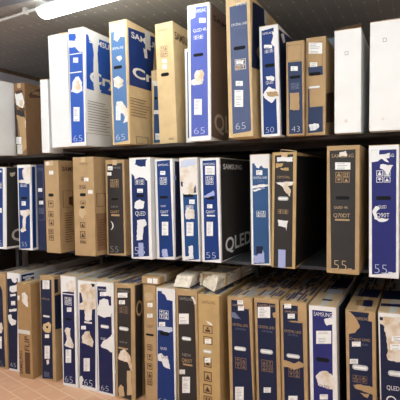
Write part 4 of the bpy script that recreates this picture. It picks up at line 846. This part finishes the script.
# open flap standing up on the right-hand white carton
ct = cartons['T14']; w, D, h = CARTONS[[c[0] for c in CARTONS].index('T14')][4][3:6]
bm = bmesh.new()
v = [bm.verts.new(p) for p in ((-w/2+.01, .02, h+.001), (w/2-.004, .012, h+.001), (w/2-.01, .10, h+.055), (-w/2+.01, .12, h+.05))]
bm.faces.new(v); bmesh.ops.solidify(bm, geom=bm.faces[:], thickness=.005)
new_obj('lid_flap', bm, M('tan_dark'), ct)
bm = bmesh.new()
v = [bm.verts.new(p) for p in ((-w/2+.012, .14, h+.001), (w/2-.05, .13, h+.001), (w/2-.06, .06, h+.035), (-w/2+.012, .08, h+.03))]
bm.faces.new(v); bmesh.ops.solidify(bm, geom=bm.faces[:], thickness=.004)
new_obj('lid_flap', bm, M('tan_g'), ct)
# loose strap lying over the lid of the slashed charcoal carton
ct = cartons['M11']; w, D, h = CARTONS[[c[0] for c in CARTONS].index('M11')][4][3:6]
bm = bmesh.new()
pp = [(-w*.35, .12, h+.004), (-w*.2, .05, h+.022), (w*.1, .02, h+.016), (w*.46, .03, h+.006)]
for a, b in zip(pp, pp[1:]): tube(bm, a, b, .004, 6)
new_obj('loose_strap', bm, M('tan_p'), ct)

# ------------------------------------------------------------------ small parcels lying on the floor row
wrap = mat('bubble_wrap', (232, 220, 200), .5, .2, 30, .8, bscale=55)
def parcel(name, P, rz, size, body, label, cat, wrapm=None, tapes=(), stick=(), sag=0.):
    r = empty(name, P, label, cat, 'small parcels lying on the floor row cartons', rz)
    w, d, h = size; rnd = random.Random(name+str(P))
    bm = bmesh.new(); bx(bm, 0, w, 0, d, 0, h, 0, .006)
    if sag:
        bmesh.ops.subdivide_edges(bm, edges=[e for e in bm.edges if e.calc_length() > .05], cuts=7, use_grid_fill=True)
        for v in bm.verts:
            if v.co.z > .01:
                v.co += Vector((rnd.uniform(-1, 1), rnd.uniform(-1, 1), rnd.uniform(-1, 1)))*sag
            if v.co.y < .02: v.co.y += .08*(v.co.z/h)+(.17*(1-v.co.x/w) if sag > .004 else 0)
            if v.co.y < .12: v.co.z *= .78+.22*max(0, v.co.y)/.12
    b = new_obj('wrapping' if wrapm else 'carton_body', bm, wrapm or M(body), r)
    for (a, c) in tapes:
        bm = bmesh.new(); bx(bm, -.001-sag, w+.001+sag, a, c, .004, h+.0012+sag, 0, .002)
        new_obj('packing_tape', bm, M('tape' if not wrapm else 'tan_p'), r)
    for (u0, u1, v0, v1) in stick:
        bm = bmesh.new(); bx(bm, u0, u1, -.0015, 0, v0, v1); new_obj('sticker', bm, M('sticker'), r)
    return r
parcel('flat_parcel', (-2.01, .03, 1.0065), .06, (.165, .52, .062), 'tan', 'small flat brown box with white stickers lying on top of the floor row', 'parcel',
       None, ((.1, .15),), ((.055, .10, .01, .05), (.108, .15, .008, .052)))
parcel('wrapped_parcel', (-1.722, .05, 1.0005), .03, (.148, .95, .085), 'white', 'long white wrapped flat parcel lying in the middle of the floor row', 'parcel', wrap, ((.25, .29), (.45, .5)), (), .0025)
parcel('bubble_wrapped_bundle', (-1.535, .02, .9995), -.055, (.20, 1.15, .10), 'white', 'crumpled bubble wrapped bundle with brown tape lying on the plain golden brown carton', 'parcel', wrap, ((.2, .24), (.5, .56)), (), .007)

# ------------------------------------------------------------------ storage rack
steel = mat('rack_steel', (62, 64, 68), .65, .12, 14, .05, metal=.3)
dark = mat('rack_dark_board', (44, 36, 32), .85, .15, 10, .1)
rack = empty('storage_rack', (-1.9, .1, 0), 'long grey steel storage rack whose two decks carry the rows of television cartons', 'rack')
def rp(name, m, *boxes, bev=.002):
    bm = bmesh.new()
    for b in boxes: bx(bm, b[0]+1.9, b[1]+1.9, b[2]-.1, b[3]-.1, b[4], b[5], 0, bev)
    return new_obj(name, bm, m, rack)
ZL = Z2-.04
rp('deck', steel, (-5.08, .45, .16, 1.55, Z1-.024, Z1-.0005))
rp('deck', dark, (-2.882, .45, .10, 1.75, Z2-.026, Z2-.0005))
rp('deck', dark, (-5.08, -2.884, .12, 1.75, ZL-.026, ZL-.0005))
rp('beam', dark, (-4.3, .45, .62, .66, Z1-.06, Z1-.0245))
rp('beam', dark, (-2.882, .45, .42, .46, Z2-.068, Z2-.0265))
rp('beam', dark, (-5.08, -2.884, .42, .46, ZL-.05, ZL-.0265))
rp('beam', steel, (-4.3, .45, 1.50, 1.54, Z1-.06, Z1-.0245))
rp('beam', dark, (-4.6, .45, 1.70, 1.74, ZL-.05, ZL-.0265))
rp('added_side_shade', dark, (-5.08, -5.06, .2, 1.55, .02, Z1-.0245), (-5.08, -5.06, .2, 1.55, Z1, ZL-.0265))  # added sheets that keep the lit wall behind the shelves dark
rp('added_back_shade', dark, (-5.06, .45, 1.78, 1.80, .02, ZL-.0265))  # added as well, so the space behind the rows stays black
for (px, py) in ((-1.2375, .78), (-2.903, .66), (-3.835, .42), (-1.2375, 1.66), (-2.9, 1.66), (.38, .5), (.38, 1.66), (-4.1, 1.66)):
    rp('upright', steel, (px-.019, px+.019, py, py+.05, 0, Z1-.0245))
for (px, py) in ((-1.16, .5), (-2.745, .5), (-4.0, .5), (.38, .5), (-1.16, 1.45), (-2.745, 1.45), (.38, 1.45), (-4.0, 1.45)):
    rp('upright', dark, (px-.019, px+.019, py, py+.05, Z1+.0, ZL-.0265))

# ------------------------------------------------------------------ the room
def struct(name, bm, m):
    o = new_obj(name, bm, m); o['kind'] = 'structure'; return o
XL, XR, YB, YF, H = -5.15, 3.2, 2.4, -5.6, 3.45

def tile_mat():
    m = bpy.data.materials.new('terracotta_floor'); m.use_nodes = True; nt = m.node_tree; b = nt.nodes['Principled BSDF']
    b.inputs['Roughness'].default_value = .45
    tc = nt.nodes.new('ShaderNodeTexCoord'); mp = nt.nodes.new('ShaderNodeMapping'); mp.inputs['Rotation'].default_value = (0, 0, .30)
    mp.inputs['Scale'].default_value = (3.2, 3.2, 3.2)
    br = nt.nodes.new('ShaderNodeTexBrick'); br.offset = .5
    br.inputs['Color1'].default_value = lin((222, 172, 136)); br.inputs['Color2'].default_value = lin((214, 160, 126)); br.inputs['Mortar'].default_value = lin((232, 200, 164))
    br.inputs['Scale'].default_value = 1; br.inputs['Mortar Size'].default_value = .022; br.inputs['Mortar Smooth'].default_value = .5
    br.inputs['Brick Width'].default_value = 1; br.inputs['Row Height'].default_value = .5
    n = nt.nodes.new('ShaderNodeTexNoise'); n.inputs['Scale'].default_value = 7; n.inputs['Detail'].default_value = 6
    mx = nt.nodes.new('ShaderNodeMix'); mx.data_type = 'RGBA'; mx.inputs['B'].default_value = lin((224, 186, 148))
    r = nt.nodes.new('ShaderNodeValToRGB'); r.color_ramp.elements[0].position = .5; r.color_ramp.elements[1].position = .72; r.color_ramp.elements[1].color = (.55, .55, .55, 1)
    nt.links.new(tc.outputs['Object'], mp.inputs['Vector']); nt.links.new(mp.outputs['Vector'], br.inputs['Vector'])
    nt.links.new(tc.outputs['Object'], n.inputs['Vector']); nt.links.new(n.outputs['Fac'], r.inputs['Fac']); nt.links.new(r.outputs['Color'], mx.inputs['Factor'])
    nt.links.new(br.outputs['Color'], mx.inputs['A']); nt.links.new(mx.outputs['Result'], b.inputs['Base Color'])
    return m

def plank_mat():
    # dark boarded ceiling: narrow boards running into the depth of the rack, pale seams with nail heads
    m = bpy.data.materials.new('ceiling_boards'); m.use_nodes = True; nt = m.node_tree; b = nt.nodes['Principled BSDF']
    b.inputs['Roughness'].default_value = .75
    N = nt.nodes.new; L = nt.links.new
    tc = N('ShaderNodeTexCoord'); sp = N('ShaderNodeSeparateXYZ'); L(tc.outputs['Object'], sp.inputs['Vector'])
    def math_(op, a, c=None):
        n = N('ShaderNodeMath'); n.operation = op
        for i, q in enumerate((a, c)):
            if q is None: continue
            if isinstance(q, (int, float)): n.inputs[i].default_value = q
            else: L(q, n.inputs[i])
        return n.outputs[0]
    fx = math_('FRACT', math_('MULTIPLY', sp.outputs['X'], 1/.115))
    seam = math_('LESS_THAN', fx, .05)
    fy = math_('FRACT', math_('MULTIPLY', sp.outputs['Y'], 1/.30))
    nail = math_('MULTIPLY', math_('LESS_THAN', fy, .1), math_('LESS_THAN', fx, .13))
    s = math_('MAXIMUM', math_('MULTIPLY', seam, .35), math_('MULTIPLY', nail, .9))
    n = N('ShaderNodeTexNoise'); n.inputs['Scale'].default_value = 3; n.inputs['Detail'].default_value = 6; L(tc.outputs['Object'], n.inputs['Vector'])
    r = N('ShaderNodeValToRGB'); r.color_ramp.elements[0].color = lin((166, 165, 160)); r.color_ramp.elements[1].color = lin((194, 193, 187)); L(n.outputs['Fac'], r.inputs['Fac'])
    mx = N('ShaderNodeMix'); mx.data_type = 'RGBA'; mx.inputs['B'].default_value = lin((240, 240, 236)); L(s, mx.inputs['Factor']); L(r.outputs['Color'], mx.inputs['A'])
    L(mx.outputs['Result'], b.inputs['Base Color'])
    return m

wallm = mat('painted_wall', (226, 222, 228), .8, .04, 3, .1, bscale=40)
bm = bmesh.new(); bx(bm, XL, XR, YF, YB, -.1, 0); struct('floor', bm, tile_mat())
bm = bmesh.new(); bx(bm, XL, XR, YF, YB, H, H+.1); struct('ceiling', bm, plank_mat())
bm = bmesh.new(); bx(bm, XL-.1, XL, YF, YB, 0, H); struct('wall_left', bm, wallm)
bm = bmesh.new(); bx(bm, XR, XR+.1, YF, YB, 0, H); struct('wall_right', bm, wallm)
bm = bmesh.new(); bx(bm, XL-.1, XR+.1, YB, YB+.1, 0, H); struct('wall_back', bm, mat('shaded_back_wall', (70, 66, 64), .9, .1, 3))  # back wall's lack of light put into a dark colour
bm = bmesh.new(); bx(bm, XL-.1, XR+.1, YF-.1, YF, 0, H); struct('wall_front', bm, wallm)
bm = bmesh.new(); bx(bm, XL, XL+.03, YF, YB, H-.045, H, 0, .003); struct('trim_1', bm, mat('wood_trim', (136, 112, 88), .7, .2, 12))

# ------------------------------------------------------------------ ceiling lights
lamp_body = mat('lamp_housing', (214, 214, 210), .4, .02)
def emis(name, strength):
    m = bpy.data.materials.new(name); m.use_nodes = True; b = m.node_tree.nodes['Principled BSDF']
    b.inputs['Base Color'].default_value = (.9, .9, .9, 1); b.inputs['Emission Color'].default_value = (.90, .975, 1, 1); b.inputs['Emission Strength'].default_value = strength
    return m
def diffuser(bm, L, r, zs):
    # half-round lens closed by rounded ends
    n, k = 14, 6; rings = []
    for i in range(-k, k+1):
        if i <= 0: a = math.pi/2*(i+k)/k; xx = -L/2+r*(1-math.sin(a)); rr = r*math.sin(a) if i > -k else .002
        else: a = math.pi/2*(k-i)/k; xx = L/2-r*(1-math.sin(a)); rr = r*math.sin(a) if i < k else .002
        rings.append([bm.verts.new((xx, rr*math.cos(math.pi*j/n), zs-rr*.8*math.sin(math.pi*j/n))) for j in range(n+1)])
        if i == 0: rings.append([bm.verts.new((L/2-r, rr*math.cos(math.pi*j/n), zs-rr*.8*math.sin(math.pi*j/n))) for j in range(n+1)])
    for a, b in zip(rings, rings[1:]):
        for j in range(n): bm.faces.new((a[j], a[j+1], b[j+1], b[j]))
    for f in bm.faces: f.smooth = True
def lamp(loc, L, strength, label, rz=0.):
    r = empty('ceiling_light', loc, label, 'light', 'tubular ceiling lights', rz)
    bm = bmesh.new(); bx(bm, -L/2+.02, L/2-.02, -.06, .06, -.03, 0, 0, .006); new_obj('housing', bm, lamp_body, r)
    bm = bmesh.new(); diffuser(bm, L, .085, -.03); new_obj('diffuser', bm, emis('lamp_glow', strength), r)
    for s in (-1, 1):
        bm = bmesh.new(); tube(bm, (s*L*.3, 0, 0), (s*L*.3, 0, .045), .008); new_obj('hanger', bm, lamp_body, r)
    return r
S0, S1 = 11.0, 33.0
lamp((-2.08, -.205, H-.055), 1.56, S0, 'lit tubular ceiling light above the tall cartons at upper left', -.11)
for (lx, ly, k, lb) in ((-3.9, -1.75, .9, 'added unseen fill tube over the aisle, far left of the camera'), (-1.7, -1.75, .7, 'added unseen fill tube over the aisle, just left of the camera'),
                        (.6, -1.75, .7, 'added unseen fill tube over the aisle, just right of the camera'), (-3.2, -3.3, 1.2, 'added unseen fill tube behind the camera to the left'),
                        (-.6, -3.3, 1.2, 'added unseen fill tube straight above the camera'), (2.1, -3.3, 1., 'added unseen fill tube behind the camera to the right')):
    lamp((lx, ly, H-.045), 1.56, S1*k, lb)  # unseen fill lamps, added to brighten the carton fronts and floor
cd = empty('cable_conduit', (-4.0, .045, H-.045), 'thin pale conduit running along the ceiling to the tubular light', 'conduit', None, -.14)
bm = bmesh.new(); tube(bm, (-1.12, 0, 0), (1.12, 0, 0), .012); new_obj('pipe', bm, lamp_body, cd)
for xx in (-.6, .2, .9):
    bm = bmesh.new(); bx(bm, xx-.015, xx+.015, -.022, .022, -.016, .0445, 0, .002); new_obj('clip', bm, lamp_body, cd)
# added slab: differently lit ceiling before the conduit, put in as bluish-grey colour
bm = bmesh.new(); bx(bm, XL, XR, -1.0, -.22, H-.02, H, 0, .003); struct('lit_ceiling_slab', bm, mat('lit_ceiling_tint', (128, 134, 144), .7, .08, 4))

# ------------------------------------------------------------------ camera, world, view
cam = bpy.data.cameras.new('camera'); co = bpy.data.objects.new('camera', cam); C.objects.link(co)
R_, U_, F_ = Vector(CAM['right']), Vector(CAM['up']), Vector(CAM['fwd'])
m3 = Matrix((R_, U_, -F_)).transposed()
co.matrix_world = Matrix.Translation(CAM['loc']) @ m3.to_4x4()
cam.sensor_width = 36; cam.sensor_fit = 'HORIZONTAL'; cam.lens = CAM['f']/400*36; cam.clip_start = .05
bpy.context.scene.camera = co
w = bpy.data.worlds.new('world'); bpy.context.scene.world = w; w.use_nodes = True
w.node_tree.nodes['Background'].inputs['Color'].default_value = (.5, .5, .52, 1); w.node_tree.nodes['Background'].inputs['Strength'].default_value = .1
sc = bpy.context.scene
sc.view_settings.view_transform = 'Standard'; sc.view_settings.look = 'None'; sc.view_settings.gamma = 1; sc.view_settings.use_curve_mapping = False
sc.view_settings.exposure = -.05
sc.cycles.use_denoising = True
sc.cycles.max_bounces = 6
